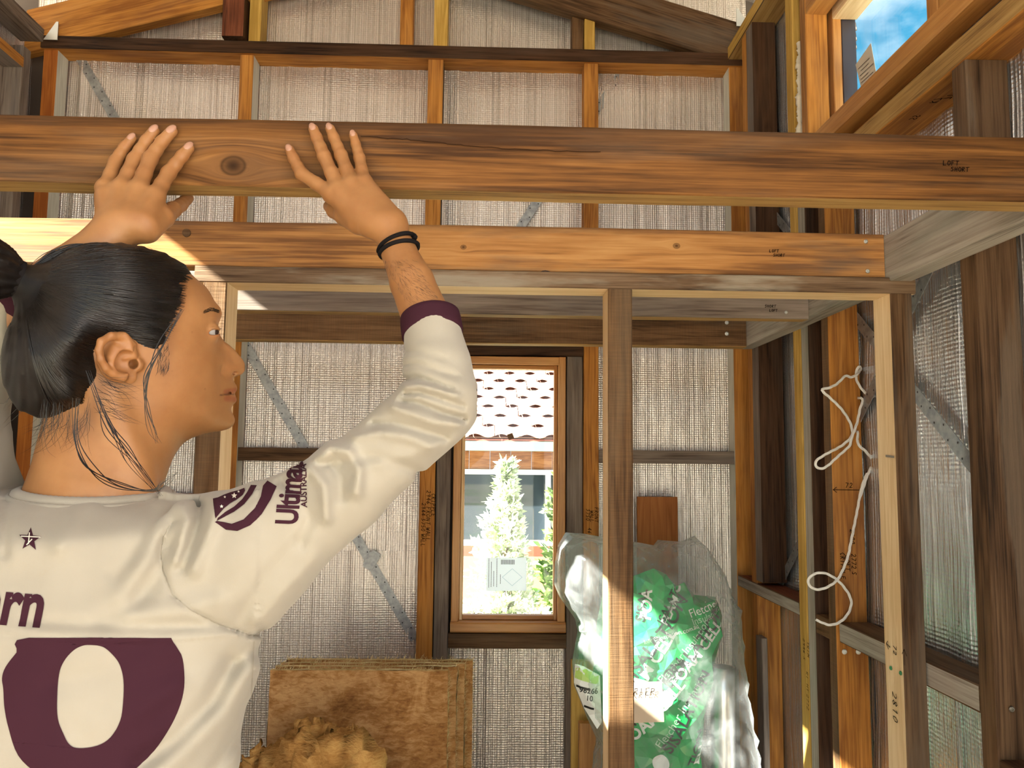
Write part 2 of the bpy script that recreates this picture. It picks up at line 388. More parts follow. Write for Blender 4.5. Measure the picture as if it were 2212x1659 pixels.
# single-stroke hand lettering (unit box)
GL = {'L': [[(0, 1), (0, 0), (.7, .05)]], 'O': [[(.4, 1), (.05, .7), (.1, .2), (.45, 0), (.8, .3), (.75, .8), (.4, 1)]], 'F': [[(.1, 0), (.1, 1), (.8, .95)], [(.1, .55), (.6, .55)]],
 'T': [[(0, .95), (.9, 1)], [(.45, 1), (.4, 0)]], 'S': [[(.75, .9), (.4, 1), (.1, .75), (.6, .45), (.6, .1), (.05, .05)]], 'H': [[(.1, 1), (.1, 0)], [(.75, 1), (.7, 0)], [(.1, .5), (.7, .5)]],
 'R': [[(.1, 0), (.1, 1), (.6, .95), (.65, .65), (.1, .5), (.75, 0)]], '7': [[(.05, 1), (.75, .95), (.3, 0)]], '2': [[(.1, .8), (.4, 1), (.7, .8), (.6, .45), (.1, .05), (.8, 0)]],
 '8': [[(.4, .5), (.1, .8), (.45, 1), (.7, .8), (.4, .5), (.05, .2), (.4, 0), (.75, .2), (.4, .5)]], '1': [[(.2, .8), (.45, 1), (.45, 0)]], '0': [[(.4, 1), (.1, .6), (.2, .1), (.5, 0), (.75, .4), (.65, .9), (.4, 1)]],
 '4': [[(.55, 0), (.55, 1), (.05, .35), (.8, .35)]], '9': [[(.7, .7), (.4, .5), (.1, .75), (.4, 1), (.7, .8), (.55, 0)]], '6': [[(.6, 1), (.2, .6), (.1, .2), (.4, 0), (.7, .25), (.4, .5), (.15, .3)]],
 'W': [[(0, 1), (.2, 0), (.45, .7), (.65, 0), (.9, 1)]], 'A': [[(0, 0), (.4, 1), (.8, 0)], [(.15, .4), (.65, .4)]], 'E': [[(.75, 1), (.1, 1), (.1, 0), (.75, 0)], [(.1, .5), (.6, .5)]],
 'N': [[(.1, 0), (.1, 1), (.7, 0), (.7, 1)]], 'I': [[(.3, 1), (.3, 0)]], 'P': [[(.1, 0), (.1, 1), (.65, .9), (.6, .55), (.1, .5)]], 'C': [[(.75, .85), (.4, 1), (.1, .5), (.4, 0), (.75, .15)]],
 'D': [[(.1, 0), (.1, 1), (.6, .8), (.7, .3), (.1, 0)]], 'K': [[(.1, 1), (.1, 0)], [(.7, 1), (.1, .45), (.75, 0)]], 'Y': [[(0, 1), (.4, .5), (.8, 1)], [(.4, .5), (.4, 0)]], 'X': [[(0, 1), (.8, 0)], [(.8, 1), (0, 0)]],
 '3': [[(.1, .9), (.6, 1), (.3, .55), (.7, .3), (.1, 0)]], '5': [[(.7, 1), (.2, 1), (.15, .6), (.6, .5), (.6, .1), (.1, 0)]], 'M': [[(0, 0), (.1, 1), (.4, .4), (.7, 1), (.85, 0)]], 'U': [[(.1, 1), (.1, .2), (.4, 0), (.7, .2), (.7, 1)]],
 '<': [[(.25, .3), (0, .0), (.25, -.3)]], '>': [[(-.25, .3), (0, 0), (-.25, -.3)]], '-': [[(0, .5), (.8, .5)]], ' ': []}
def strokes_mesh(name, strokes, org, ux, uy, nrm, wd, parent, mat=None, lift=.0006):
    """ribbons following strokes (2D, metres) on a face with origin org and axes ux, uy"""
    org, ux, uy, nrm = (np.array(v, float) for v in (org, ux, uy, nrm))
    vs, fs = [], []
    for st in strokes:
        pts = np.array(st, float)
        if len(pts) < 2: continue
        for i in range(len(pts)-1):
            a, b2 = pts[i], pts[i+1]; d = b2-a; L = np.hypot(*d)
            if L < 1e-9: continue
            d /= L; s = np.array([-d[1], d[0]])*wd/2; a = a-d*wd*.3; b2 = b2+d*wd*.3
            k = len(vs)
            for q in (a+s, a-s, b2-s, b2+s): vs.append(org+ux*q[0]+uy*q[1]+nrm*lift)
            fs.append((k, k+1, k+2, k+3))
    return mesh_obj(name, vs, fs, mat or M_INK, parent)
def lettering(text, size, slant=.12, gap=1.05, seed=0):
    rng = random.Random(seed); out = []; x = 0
    for ch in text:
        for st in GL.get(ch, []):
            out.append([((x+px*.8+slant*py+rng.uniform(-.03, .03))*size, (py+rng.uniform(-.04, .04))*size) for px, py in st])
        x += gap*.85 if ch != ' ' else .5
    return out
def write(text, size, org, ux, uy, nrm, parent, wd=.0016, seed=0, name='handwriting', mat=None):
    return strokes_mesh(name, lettering(text, size, seed=seed), org, ux, uy, nrm, wd, parent, mat)
EX, EY, EZ = np.eye(3)
# ------------------------------------------------------------------ setting: floor, ground, roof and walls
XL, XR = -1.49, .81          # inner faces of the side wall studs
YB = 2.61                    # inner face of the back wall studs
def _ground():
    m, t, b = new_mat('sunlit_gravel_and_grass'); tc = nd(t, 'ShaderNodeTexCoord')
    n = noise(t, tc.outputs['Object'], .5, 5, .6); n2 = noise(t, tc.outputs['Object'], 14, 4, .7)
    c = ramp(t, n, [(.36, (.24, .34, .10)), (.46, (.44, .405, .335)), (.62, (.54, .50, .43))])
    t.links.new(mixc(t, 1., c, ramp(t, n2, [(.3, (.75,)*3), (.7, (1.15,)*3)]), 'MULTIPLY'), b.inputs['Base Color']); b.inputs['Roughness'].default_value = .95
    return m
gv = [(-60, -60, -.25), (60, -60, -.25), (60, 60, -.25), (-60, 60, -.25)]
tag(mesh_obj('ground', gv, [(0, 1, 2, 3)], _ground()), kind='structure')
def _floor():
    m, t, b = new_mat('plywood_floor'); v, ob = local_vec(t)
    n = noise(t, mapping(t, v, (2, 30, 1)), 1.5, 5, .6); n2 = noise(t, v, 3, 3, .5)
    t.links.new(mixc(t, n2, ramp(t, n, [(.3, (.40, .27, .14)), (.7, (.62, .45, .27))]), (.50, .42, .32)), b.inputs['Base Color']); b.inputs['Roughness'].default_value = .8
    return m
tag(slab('floor', [[(-1.62, -1.25, 0), (.95, -1.25, 0), (.95, 2.74, 0), (-1.62, 2.74, 0)]], (0, 0, -.06), _floor()), kind='structure')

RIDGE = .05*0-.31; PITCH = .29
def roof_z(x): return 1.66+H+.0 - PITCH*(abs(x-RIDGE)-1.18)            # underside of the roof lining, from the floor
def rafter_low(x): return 1.40+PITCH*(1.02-abs(x-RIDGE))               # lower edge, from camera height

# back wall
wall_back = slab('wall_back', [
    [(-1.66, 2.70, -.1), (-.092, 2.70, -.1), (-.092, 2.70, roof_z(-.092)), (-.31, 2.70, roof_z(-.31)), (-1.66, 2.70, roof_z(-1.66))],
    [(.245, 2.70, -.1), (.96, 2.70, -.1), (.96, 2.70, roof_z(.96)), (.245, 2.70, roof_z(.245))],
    [(-.092, 2.70, -.1), (.245, 2.70, -.1), (.245, 2.70, H-.515), (-.092, 2.70, H-.515)],
    [(-.092, 2.70, H+.332), (.245, 2.70, H+.332), (.245, 2.70, roof_z(.245)), (-.092, 2.70, roof_z(-.092))]], (0, .025, 0), M_BACKING)
tag(wall_back, kind='structure')
B0, B1 = YB, YB+.072
timber('top_plate', (XL-.005, .874), (2.598, 2.69), (1.354, 1.399), W_DARK, wall_back, {'-z': W_AMBER})
timber('bottom_plate', (XL, .87), (B0, B1), (-1.498, -1.455), W_BROWN, wall_back)
timber('stud', (-1.49, -1.443), (B0, B1), (-1.455, 1.354), W_ORANGE, wall_back, {'+x': W_PAINT})
timber('stud', (-.842, -.796), (B0, B1), (-1.455, 1.354), W_AMBER, wall_back, {'+x': W_PAINT})
timber('stud', (-.213, -.161), (B0, B1), (-1.455, 1.354), W_AMBER, wall_back, {'+x': W_DARK})
timber('stud', (.316, .366), (B0, B1), (-1.455, 1.354), W_AMBER, wall_back)
timber('stud', (.812, .872), (B0, B1), (-1.455, 1.354), W_AMBER, wall_back, {'-x': W_PAINT})
timber('trimmer_stud', (-.160, -.112), (B0+.012, B1), (-1.455, .37), W_SLATE, wall_back)
timber('trimmer_stud', (.262, .315), (B0+.012, B1), (-1.455, .37), W_SLATE, wall_back)
timber('lintel', (-.160, .315), (B0-.002, B1), (.349, .395), W_DARK, wall_back)
timber('sill_trimmer', (-.112, .262), (B0+.004, B1), (-.585, -.538), W_BROWN, wall_back)
timber('nogging', (-.796, -.213), (B0+.01, B1), (-.002, .042), W_BROWN, wall_back)
timber('nogging', (.366, .812), (B0+.01, B1), (.002, .045), W_SLATE, wall_back)
timber('nogging', (-1.443, -.842), (B0+.01, B1), (-.150, -.108), W_RED, wall_back)
# writing on the studs beside the window
for tx, zz, xx, sz in (('CRIPPLE', -.10, -.172, .012), ('2946 FRONT WALL', -.09, -.188, .013), ('2944 3750 WALL', -.13, -.203, .012)):
    write(tx, sz, (xx, B0, H+zz), (0, 0, -1), (1, 0, 0), (0, -1, 0), wall_back, .0016, seed=len(tx))
for tx, zz, xx in (('FRONT', -.14, .352), ('WALL', -.15, .338), ('3750', -.145, .325), ('46', -.205, .330)):
    write(tx, .011, (xx, B0, H+zz), (0, 0, -1), (1, 0, 0), (0, -1, 0), wall_back, .0015, seed=len(tx)+3)
# foil sheets between the studs
FY = 2.690
k = 0
for u0, u1, z0, z1 in ((-1.45, -.838, -.30, 1.36), (-.80, -.208, -.30, 1.36), (-.168, .322, .36, 1.36), (.36, .816, -.30, 1.36),
                       (-1.45, -.838, -1.47, -.29), (-.80, -.208, -1.47, -.29), (-.168, .322, -1.47, -.54), (.36, .816, -1.47, -.29)):
    k += 1; foil_sheet(u0, u1, z0, z1, 'y', FY-(.002 if z0 < -1 else 0), wall_back, k)
for u0, u1 in ((-1.56, -.83), (-.85, -.30), (-.31, -.18), (-.2, .30), (.29, .90)):
    k += 1; foil_sheet(u0, u1, 1.38, 2.0, 'y', FY, wall_back, k, top=lambda u: roof_z(u)-H+.02)
strap((-1.44, 2.680, 1.42), (-.19, 2.680, -.622), .030, (0, -1, 0), wall_back)
strap((.48, 2.680, 1.40), (.02, 2.680, .66), .030, (0, -1, 0), wall_back)
# clip where the left strap is tensioned
tb = measure(803, 1210, y=2.672)
bm = bmesh.new(); bmesh.ops.create_cube(bm, size=1.); bmesh.ops.bevel(bm, geom=bm.edges[:], offset=.12, segments=2, affect='EDGES')
bm.transform(Matrix.Translation(Vector(tb)) @ Matrix.Rotation(math.radians(31.5), 4, 'Y') @ Matrix.Diagonal((.036, .012, .062, 1)))
bm_obj('strap_tensioner', bm, M_STEEL, wall_back)
# gable studs over the plate
G0 = B0
timber('gable_stud', (-.896, -.822), (G0-.035, G0+.035), (1.40, 1.98), W_DARK, wall_back, {'-y': W_RED})
timber('gable_stud', (-.818, -.776), (G0, B1), (1.40, 1.98), W_YELLOW, wall_back)
timber('gable_stud', (-.313, -.268), (G0+.02, B1), (1.40, 2.05), W_AMBER, wall_back)
timber('gable_stud', (-.196, -.148), (G0, B1), (1.40, 2.05), W_YELLOW, wall_back)
timber('gable_stud', (.276, .316), (G0+.01, B1), (1.40, 2.02), W_SAWN, wall_back)
timber('gable_stud', (.317, .354), (G0, B1), (1.40, 2.02), W_YELLOW, wall_back)

# right wall
wr = []
for y0, y1, z0, z1 in ((-1.2, 1.48, -.1, 3.4), (2.0, 2.725, -.1, 3.4), (1.48, 2.0, -.1, H+.80), (1.48, 2.0, H+1.17, 3.4)):
    wr.append([(.925, y0, z0), (.925, y1, z0), (.925, y1, min(z1, 2.96)), (.925, y0, min(z1, 2.96))])
wall_right = slab('wall_right', wr, (.025, 0, 0), M_BACKING); tag(wall_right, kind='structure')
X0, X1 = XR, XR+.074
timber('top_plate', (X0-.004, X1+.01), (-1.15, 2.60), (1.375, 1.42), W_BROWN, wall_right, {'-z': W_OCHRE, '-x': W_YELLOW})
timber('bottom_plate', (X0, X1), (-1.15, 2.60), (-1.498, -1.455), W_BROWN, wall_right)
post_a = timber('stud', (X0, X1), (1.290, 1.334), (-1.455, .694), W_POST, wall_right, {'-x': W_BROWN})
post_b = timber('stud', (X0-.005, X1-.005), (1.860, 1.902), (-1.455, .735), W_AMBER, wall_right, {'-x': W_SAWN})
timber('stud', (X0, X1), (1.990, 2.038), (-1.455, .735), W_DARK, wall_right, {'-x': W_GREY})  # dark timber on the front paints the shade behind the amber post
timber('batten', (X0-.001, X0+.022), (2.041, 2.090), (-1.455, 1.375), W_YELLOW, wall_right)
timber('stud', (X0, X1), (2.363, 2.424), (-.34, 1.375), W_DARK, wall_right, {'-x': W_SLATE})
timber('stud', (X0-.004, X0+.014), (2.372, 2.424), (-1.455, -.50), W_SLATE, wall_right)
timber('stud', (X0+.002, X1), (2.426, 2.470), (-1.455, 1.375), W_AMBER, wall_right)
timber('stud', (X0, X1), (.62, .664), (-1.455, .694), W_BROWN, wall_right)
for y_ in (.10, -.4, -.8, -1.15): timber('stud', (X0, X1), (y_, y_+.044), (-1.455, 1.375), W_BROWN, wall_right)
timber('nogging', (X0, X1-.004), (1.336, 1.856), (-.399, -.354), W_BROWN, wall_right, {'-x': W_GREY})
timber('nogging', (X0, X1-.004), (1.904, 1.988), (-.405, -.360), W_SAWN, wall_right)
timber('nogging', (X0, X1-.004), (2.092, 2.60), (-.384, -.350), W_BROWN, wall_right, {'-x': W_GREY, '+z': W_RED})
timber('nogging', (X0, X1-.004), (.666, 1.288), (-.50, -.455), W_DARK, wall_right)
timber('window_trimmer', (X0, X1+.03), (.05, 2.038), (.695, .742), W_AMBER, wall_right, {'-x': W_OCHRE})
timber('jamb_stud', (X0-.002, X0+.056), (1.950, 1.990), (.742, 1.375), W_AMBER, wall_right, {'-x': W_LOFT})
fp = [measure(1728+.6*math.sin(i*1.7), 92+i*13.5, y=2.02) for i in range(16)]
fo = [(p, .0085*(1+.28*math.sin(i*2.3)+.2*math.sin(i*5.1))) for i, p in enumerate(fp)]
bm = bmesh.new(); prev = None
for i in range(61):
    t = i/60*15; a = min(14, int(t)); u = t-a; c = fo[a][0]*(1-u)+fo[a+1][0]*u; r = (fo[a][1]*(1-u)+fo[a+1][1]*u)*(1+.16*math.sin(i*2.9)+.12*math.sin(i*1.3+1)); rg = [bm.verts.new((c[0]+r*math.cos(q*PI/5)*(1+.15*math.sin(i*1.9+q*2)), c[1]+r*math.sin(q*PI/5), c[2])) for q in range(10)]
    if prev:
        for q in range(10): bm.faces.new((prev[q], prev[(q+1) % 10], rg[(q+1) % 10], rg[q]))
    prev = rg
bm_obj('foam_bead', bm, plain('expanding_foam', (.62, .54, .42), .8), wall_right, smooth=True)
k = 40
for u0, u1, z0, z1 in ((-1.15, .02, -1.47, 1.40), (.02, .64, -1.47, .72), (.60, 1.31, -.55, .72), (.60, 1.31, -1.47, -.54), (1.29, 1.88, -.375, .72), (1.29, 1.88, -1.47, -.37), (1.87, 2.70, -.36, .74), (1.87, 2.70, -1.47, -.35), (2.04, 2.70, .72, 1.42)):
    k += 1; foil_sheet(u0, u1, z0, z1, 'x', X1+.012, wall_right, k, inward=1, mat=M_FOIL_SHINY)
strap((.878, 1.335, .575), (.878, 2.45, -.385), .030, (-1, 0, 0), wall_right)
strap((.878, 1.335, -.075), (.878, 2.46, .825), .030, (-1, 0, 0), wall_right)
# markings on the amber post
o72 = measure(1795, 1058, y=1.855)
arrow = [[(0, 0), (.072, 0)], [(.008, .006), (0, 0), (.008, -.006)], [(.064, .006), (.072, 0), (.064, -.006)]]
strokes_mesh('handwriting', [[(a+.001, b) for a, b in s_] for s_ in arrow], (X0-.005, 1.859, o72[2]), EX, EZ, -EY, .0014, wall_right)
write('72', .011, (X0+.024, 1.859, o72[2]+.005), EX, EZ, -EY, wall_right, .0014)
for tx, px, py in (('2400', 1836, 1143), ('2772 S', 1839, 1196), ('LOFT', 1826, 1200), ('CRIPPLE', 1815, 1193)):
    p = measure(px, py, y=1.859); write(tx, .010, p, (0, 0, -1), (1, 0, 0), (0, -1, 0), wall_right, .0014, seed=px)
for px, py in ((1824, 1408), (1854, 1408)): screw(measure(px, py, y=1.858), (0, -1, 0), wall_right, .006)
screw(measure(2185, 1532, y=1.288), (0, -1, 0), wall_right, .0045, mat=plain('dull_screw', (.20, .18, .15), .4, .9))
screw(measure(1856, 1336, z=H-.354), (0, 0, 1), wall_right, .005)
for tx, px, py, n_ in (('TRIM', 1744, 1385, 0), ('2946 S', 1735, 1378, 0), ('RIGHT 2772', 1742, 1450, 0)):
    p = measure(px, py, x=X0-.0015); write(tx, .011, p, (0, 0, -1), (0, -1, 0), (-1, 0, 0), wall_right, .0013, seed=px)
for a, b_ in (((2008, 222), 'K7'), ((2036, 214), '71'), ((1963, 258), 'SS')):
    p = measure(a[0], a[1], z=H+.695); write(b_, .013, p, (0, -1, 0), (1, 0, 0), (0, 0, -1), wall_right, .0018, seed=a[0])

# left wall with its high window (the sun comes in through it)
LW = dict(y0=.80, y1=1.65, z0=.848, z1=1.19)
wl = []
for y0, y1, z0, z1 in ((-1.2, LW['y0'], -.1, 2.96), (LW['y1'], 2.725, -.1, 2.96), (LW['y0'], LW['y1'], -.1, H+LW['z0']-.03), (LW['y0'], LW['y1'], H+LW['z1']+.04, 2.96)):
    wl.append([(-1.60, y0, z0), (-1.60, y1, z0), (-1.60, y1, z1), (-1.60, y0, z1)])
wall_left = slab('wall_left', wl, (-.025, 0, 0), M_BACKING); tag(wall_left, kind='structure')
Z0, Z1 = XL-.074, XL
timber('top_plate', (Z0, Z1+.004), (-1.15, 2.60), (1.375, 1.42), W_SLATE, wall_left)
timber('bottom_plate', (Z0, Z1), (-1.15, 2.60), (-1.498, -1.455), W_BROWN, wall_left)
timber('stud', (Z0-.02, Z1), (2.50, 2.545), (-1.455, 1.31), W_SLATE, wall_left)
for y_ in (2.02, 1.72, .72, .2, -.3, -.75, -1.15): timber('stud', (Z0, Z1), (y_, y_+.044), (-1.455, 1.375), W_BROWN, wall_left)
for y_ in (1.15, 1.45): timber('stud', (Z0, Z1), (y_, y_+.044), (-1.455, LW['z0']-.05), W_BROWN, wall_left)
timber('nogging', (Z0+.012, Z1+.006), (2.066, 2.498), (1.235, 1.268), W_AMBER, wall_left, {'-z': W_SLATE})
timber('nogging', (Z0, Z1), (1.766, 2.018), (-.40, -.355), W_BROWN, wall_left)
k = 70
for u0, u1, z0, z1 in ((-1.15, .82, -1.47, 1.40), (.80, 1.66, -1.47, LW['z0']-.04), (.80, 1.66, LW['z1']+.045, 1.40), (1.64, 2.70, -1.47, 1.40)):
    k += 1; foil_sheet(u0, u1, z0, z1, 'x', Z0-.012, wall_left, k, inward=-1, nu=int((u1-u0)/.012))

# roof: lining, rafters, plate straps
def slope(side):
    x1 = RIDGE+side*1.42
    q = [(RIDGE, -.5, roof_z(RIDGE)), (x1, -.5, roof_z(x1)), (x1, 2.80, roof_z(x1)), (RIDGE, 2.80, roof_z(RIDGE))]
    return q
ceiling = slab('ceiling', [slope(-1), slope(1)], (0, 0, .05), M_SARKING); tag(ceiling, kind='structure')
def rafter(y0, side, mat, depth=.15):
    xa, xb = RIDGE+side*.0, RIDGE+side*1.24
    pts = []
    for x_ in (xa, xb):
        pts.append((x_, y0, rafter_low(x_)+H))
    up = [(p[0], p[1], p[2]+depth) for p in reversed(pts)]
    o = slab('rafter', [pts+up], (0, .045, 0), mat, ceiling)
    bm = bmesh.new(); bm.from_mesh(o.data); bmesh.ops.bevel(bm, geom=bm.edges[:], offset=.003, segments=1, affect='EDGES')
    # own frame along the slope so that the grain follows the rafter
    ang = -side*math.atan(PITCH); c = Vector(((xa+xb)/2, y0+.02, rafter_low((xa+xb)/2)+H+depth/2))
    mw = Matrix.Translation(c) @ Matrix.Rotation(-ang, 4, 'Y')
    bm.transform(mw.inverted()); bm.to_mesh(o.data); bm.free(); world_parent(o, ceiling); o.matrix_basis = mw
    return o
rafter(2.60, -1, W_AMBER); rafter(2.60, 1, W_BROWN)
for y_ in (1.98, 1.38, .78, .18, -.42):
    for s_ in (-1, 1): rafter(y_, s_, W_AMBER)
timber('ridge_board', (RIDGE-.02, RIDGE+.02), (-.45, 2.56), (rafter_low(RIDGE)-.02, rafter_low(RIDGE)+.17), W_BROWN, ceiling)
def bracket(px, py, flip):
    p = measure(px, py, y=2.585)
    q = [(p[0], 2.59, p[2]-.028), (p[0]+flip*.045, 2.59, p[2]-.028), (p[0]+flip*.045, 2.59, p[2]+.035), (p[0]+flip*.038, 2.59, p[2]+.035)]
    slab('framing_bracket', [q], (0, .003, 0), plain('framing_bracket_zinc', (.66, .66, .63), .5, .6), ceiling)
bracket(93, 66, 1); bracket(1620, 38, -1)
# ------------------------------------------------------------------ windows
def _glass():
    m = bpy.data.materials.new('window_glass'); m.use_nodes = True; t = m.node_tree; t.nodes.clear()
    o = nd(t, 'ShaderNodeOutputMaterial'); tr = nd(t, 'ShaderNodeBsdfTransparent'); gl = nd(t, 'ShaderNodeBsdfGlossy'); mx = nd(t, 'ShaderNodeMixShader'); fr = nd(t, 'ShaderNodeLayerWeight'); fr.inputs[0].default_value = .5
    tr.inputs[0].default_value = (.95, .98, .97, 1); gl.inputs['Roughness'].default_value = .02
    t.links.new(math_(t, 'ADD', math_(t, 'MULTIPLY', math_(t, 'POWER', fr.outputs['Facing'], 4.), .55), .025), mx.inputs[0]); t.links.new(tr.outputs[0], mx.inputs[1]); t.links.new(gl.outputs[0], mx.inputs[2]); t.links.new(mx.outputs[0], o.inputs[0])
    return m
M_GLASS = _glass()
M_LABEL = plain('label_paper', (.80, .84, .88), .5)
def _translucent(m, k):
    t = m.node_tree; o = [n for n in t.nodes if n.type == 'OUTPUT_MATERIAL'][0]; b = [n for n in t.nodes if n.type == 'BSDF_PRINCIPLED'][0]
    tl = nd(t, 'ShaderNodeBsdfTranslucent'); tl.inputs[0].default_value = b.inputs['Base Color'].default_value; mx = nd(t, 'ShaderNodeMixShader'); mx.inputs[0].default_value = k
    t.links.new(b.outputs[0], mx.inputs[1]); t.links.new(tl.outputs[0], mx.inputs[2]); t.links.new(mx.outputs[0], o.inputs[0])
_translucent(M_LABEL, .72)
M_PRINT = plain('label_print', (.06, .06, .07), .6)
def small_print(rows, org, ux, uy, nrm, parent, wd, seed, name='label_print'):
    """rows of tiny unreadable print as short dashes: (x0, x1, y)"""
    rng = random.Random(seed); st = []
    for x0, x1, y in rows:
        x = x0
        while x < x1:
            l = rng.uniform(.002, .006); st.append([(x, y), (min(x+l, x1), y)]); x += l+.0014
    return strokes_mesh(name, st, org, ux, uy, nrm, wd, parent, M_PRINT)

win1 = tag(empty('window_1', (.077, 2.61, 1.41)), kind='structure')
a0, a1 = -.104, .257
timber('jamb', (a0, a0+.024), (2.600, 2.70), (-.50, .345), W_WINDOW, win1)
timber('jamb', (a1-.024, a1), (2.600, 2.70), (-.50, .345), W_WINDOW, win1)
timber('head', (a0+.024, a1-.024), (2.601, 2.70), (.320, .345), W_WINDOW, win1)
timber('sill', (a0-.001, a1+.001), (2.585, 2.70), (-.531, -.499), W_WINDOW, win1, bev=.005)
for x_ in ((a0+.024, a0+.036), (a1-.036, a1-.024)): timber('glazing_bead', x_, (2.628, 2.66), (-.499, .320), W_WINDOW, win1, {'-y': W_PALE} if x_[0] < 0 else None)
timber('glazing_bead', (a0+.036, a1-.036), (2.628, 2.66), (.306, .320), W_WINDOW, win1)
timber('glazing_bead', (a0+.036, a1-.036), (2.628, 2.66), (-.499, -.484), W_WINDOW, win1)
slab('pane', [[(a0+.034, 2.660, H-.486), (a1-.034, 2.660, H-.486), (a1-.034, 2.660, H+.310), (a0+.034, 2.660, H+.310)]], (0, .005, 0), M_GLASS, win1)
# stuck to the pane: a printed sticker and a scrap of brown tape
c = measure(1050, 1277, y=2.657); lw_, lh_ = .130, .108
st = slab('sticker', [[(c[0], 2.6575, c[2]), (c[0]+lw_, 2.6575, c[2]+.002), (c[0]+lw_, 2.6575, c[2]+lh_), (c[0], 2.6575, c[2]+lh_-.002)]], (0, .0008, 0), M_LABEL, win1)
small_print([(.008, .10, .004), (.01, .09, .012), (.012, .06, .020), (.01, .10, .030), (.02, .05, .042)], c+np.array([.004, -.0012, .004]), EZ, -EX*-1, -EY, win1, .0016, 3)
strokes_mesh('label_print', [[(.048+i*.0035, .086), (.048+i*.0035, .100)] for i in range(13)], c+np.array([0, -.0012, 0]), EX, EZ, -EY, .0018, win1, M_PRINT)
strokes_mesh('label_print', [[(.052, .045), (.084, .072), (.116, .045), (.084, .018), (.052, .045)]], c+np.array([0, -.0012, 0]), EX, EZ, -EY, .0009, win1, plain('label_print_blue', (.25, .45, .55), .6))
c = measure(1103, 943, y=2.657)
sq = [c+np.array([math.cos(a)*.0135, 0, math.sin(a)*.0135]) for a in (1.15, 1.15+PI/2, 1.15+PI, 1.15+1.5*PI)]
slab('tape_scrap', [sq], (0, .0006, 0), plain('brown_tape', (.19, .10, .05), .7), win1)

win2 = tag(empty('window_2', (.88, 1.78, 2.46)), kind='structure')
sillo = timber('sill', (XR-.004, XR+.056), (.30, 1.950), (.785, .832), W_WINDOW, win2, bev=.008)
timber('head_lining', (XR-.002, XR+.056), (.30, 1.950), (1.159, 1.20), W_WINDOW, win2)
timber('jamb', (.878, .902), (1.950, 1.99), (.80, 1.20), W_WINDOW, win2)
timber('sash_stile', (.905, .945), (1.958, 1.99), (.80, 1.19), plain('dark_sash', (.055, .045, .055), .35), win2, {'-x': W_WINDOW})
timber('head', (.878, .945), (1.523, 1.95), (1.148, 1.19), W_PALE, win2)
timber('bottom_rail', (.878, .945), (1.523, 1.95), (.80, .835), W_WINDOW, win2)
timber('jamb', (.878, .945), (1.483, 1.523), (.80, 1.20), W_WINDOW, win2)
slab('pane', [[(.930, 1.51, H+.83), (.930, 1.96, H+.83), (.930, 1.96, H+1.15), (.930, 1.51, H+1.15)]], (.004, 0, 0), M_GLASS, win2)
qs = [measure(px, py, x=.9285) for px, py in ((1848, 140), (1860, 190), (1893, 160), (1881, 93))]
slab('sticker', [qs], (.0008, 0, 0), plain('label_paper_cream', (.62, .60, .52), .6), win2)
ua = qs[2]-qs[1]; ua /= np.linalg.norm(ua); ub = qs[0]-qs[1]; ub /= np.linalg.norm(ub)
small_print([(.008, .07, .012), (.01, .05, .022), (.01, .08, .034), (.02, .06, .046), (.01, .07, .058)], qs[1]+np.array([-.001, 0, 0]), ua, ub, -EX, win2, .0018, 9)

win3 = tag(empty('window_3', (-1.52, 1.22, 2.46)), kind='structure')
timber('sill', (-1.62, -1.485), (.80, 1.65), (.800, .846), W_WINDOW, win3, bev=.006)
timber('head', (-1.62, -1.485), (.80, 1.65), (1.19, 1.232), W_WINDOW, win3)
timber('jamb', (-1.62, -1.485), (.765, .80), (.80, 1.232), W_WINDOW, win3)
timber('jamb', (-1.62, -1.485), (1.65, 1.685), (.80, 1.232), W_WINDOW, win3)
slab('pane', [[(-1.60, .80, H+.846), (-1.60, 1.65, H+.846), (-1.60, 1.65, H+1.19), (-1.60, .80, H+1.19)]], (.004, 0, 0), M_GLASS, win3)

# ------------------------------------------------------------------ partition frame
W_FRAMEL = {'-x': W_PALE, '+x': W_PALE, '-z': W_PALE}
part_frame = empty('partition_frame', (.14, 1.52, 0), label='stud partition frame of rough brown timber with pale fresh-cut inner sides', cat='frame')
PF0, PF1 = 1.485, 1.557
timber('top_plate', (-.545, .815), (PF0, PF1), (.328, .3595), W_PLATE, part_frame, {'-z': W_PALE})
timber('bottom_plate', (-.545, .815), (PF0, PF1), (-1.4985, -1.455), W_BROWN, part_frame)
timber('stud', (-.529, -.484), (PF0, PF1), (-1.455, .328), W_SAWN, part_frame, {'+x': W_PALE})
mid_stud = timber('stud', (.225, .272), (PF0, PF1), (-1.455, .328), W_SAWN, part_frame, {'-x': W_PALE})
right_stud = timber('stud', (.765, .8085), (PF0, PF1), (-1.455, .328), W_BROWN, part_frame, {'-x': W_PALE})
for tx, px, py, sz in (('72', 1930, 1392, .011), ('2810', 1928, 1492, .016)):
    p = measure(px, py, x=.7645); write(tx, sz, p, (0, 0, -1), (0, -1, 0), (-1, 0, 0), part_frame, .0016, seed=px)
p = measure(1915, 1390, x=.7645); strokes_mesh('handwriting', [[(0, 0), (.014, -.004)], [(.006, .006), (0, 0), (.008, -.009)], [(.066, -.024), (.066, .002)], [(.058, -.006), (.066, .004), (.074, -.006)]], p, (0, -1, 0), EZ, -EX, .0014, part_frame)
for px, py in ((1925, 1443), (1946, 1454)): screw(measure(px, py, x=.7645), (-1, 0, 0), part_frame, .004, mat=plain('green_screw', (.05, .22, .10), .4, .6))
p = measure(1916, 985, x=.7645)
strokes_mesh('nail', [[(0, 0), (.03, -.002)]], p, (0, -1, 0), EZ, -EX, .0042, part_frame, plain('old_nail', (.25, .20, .15), .5, .8), lift=.002)

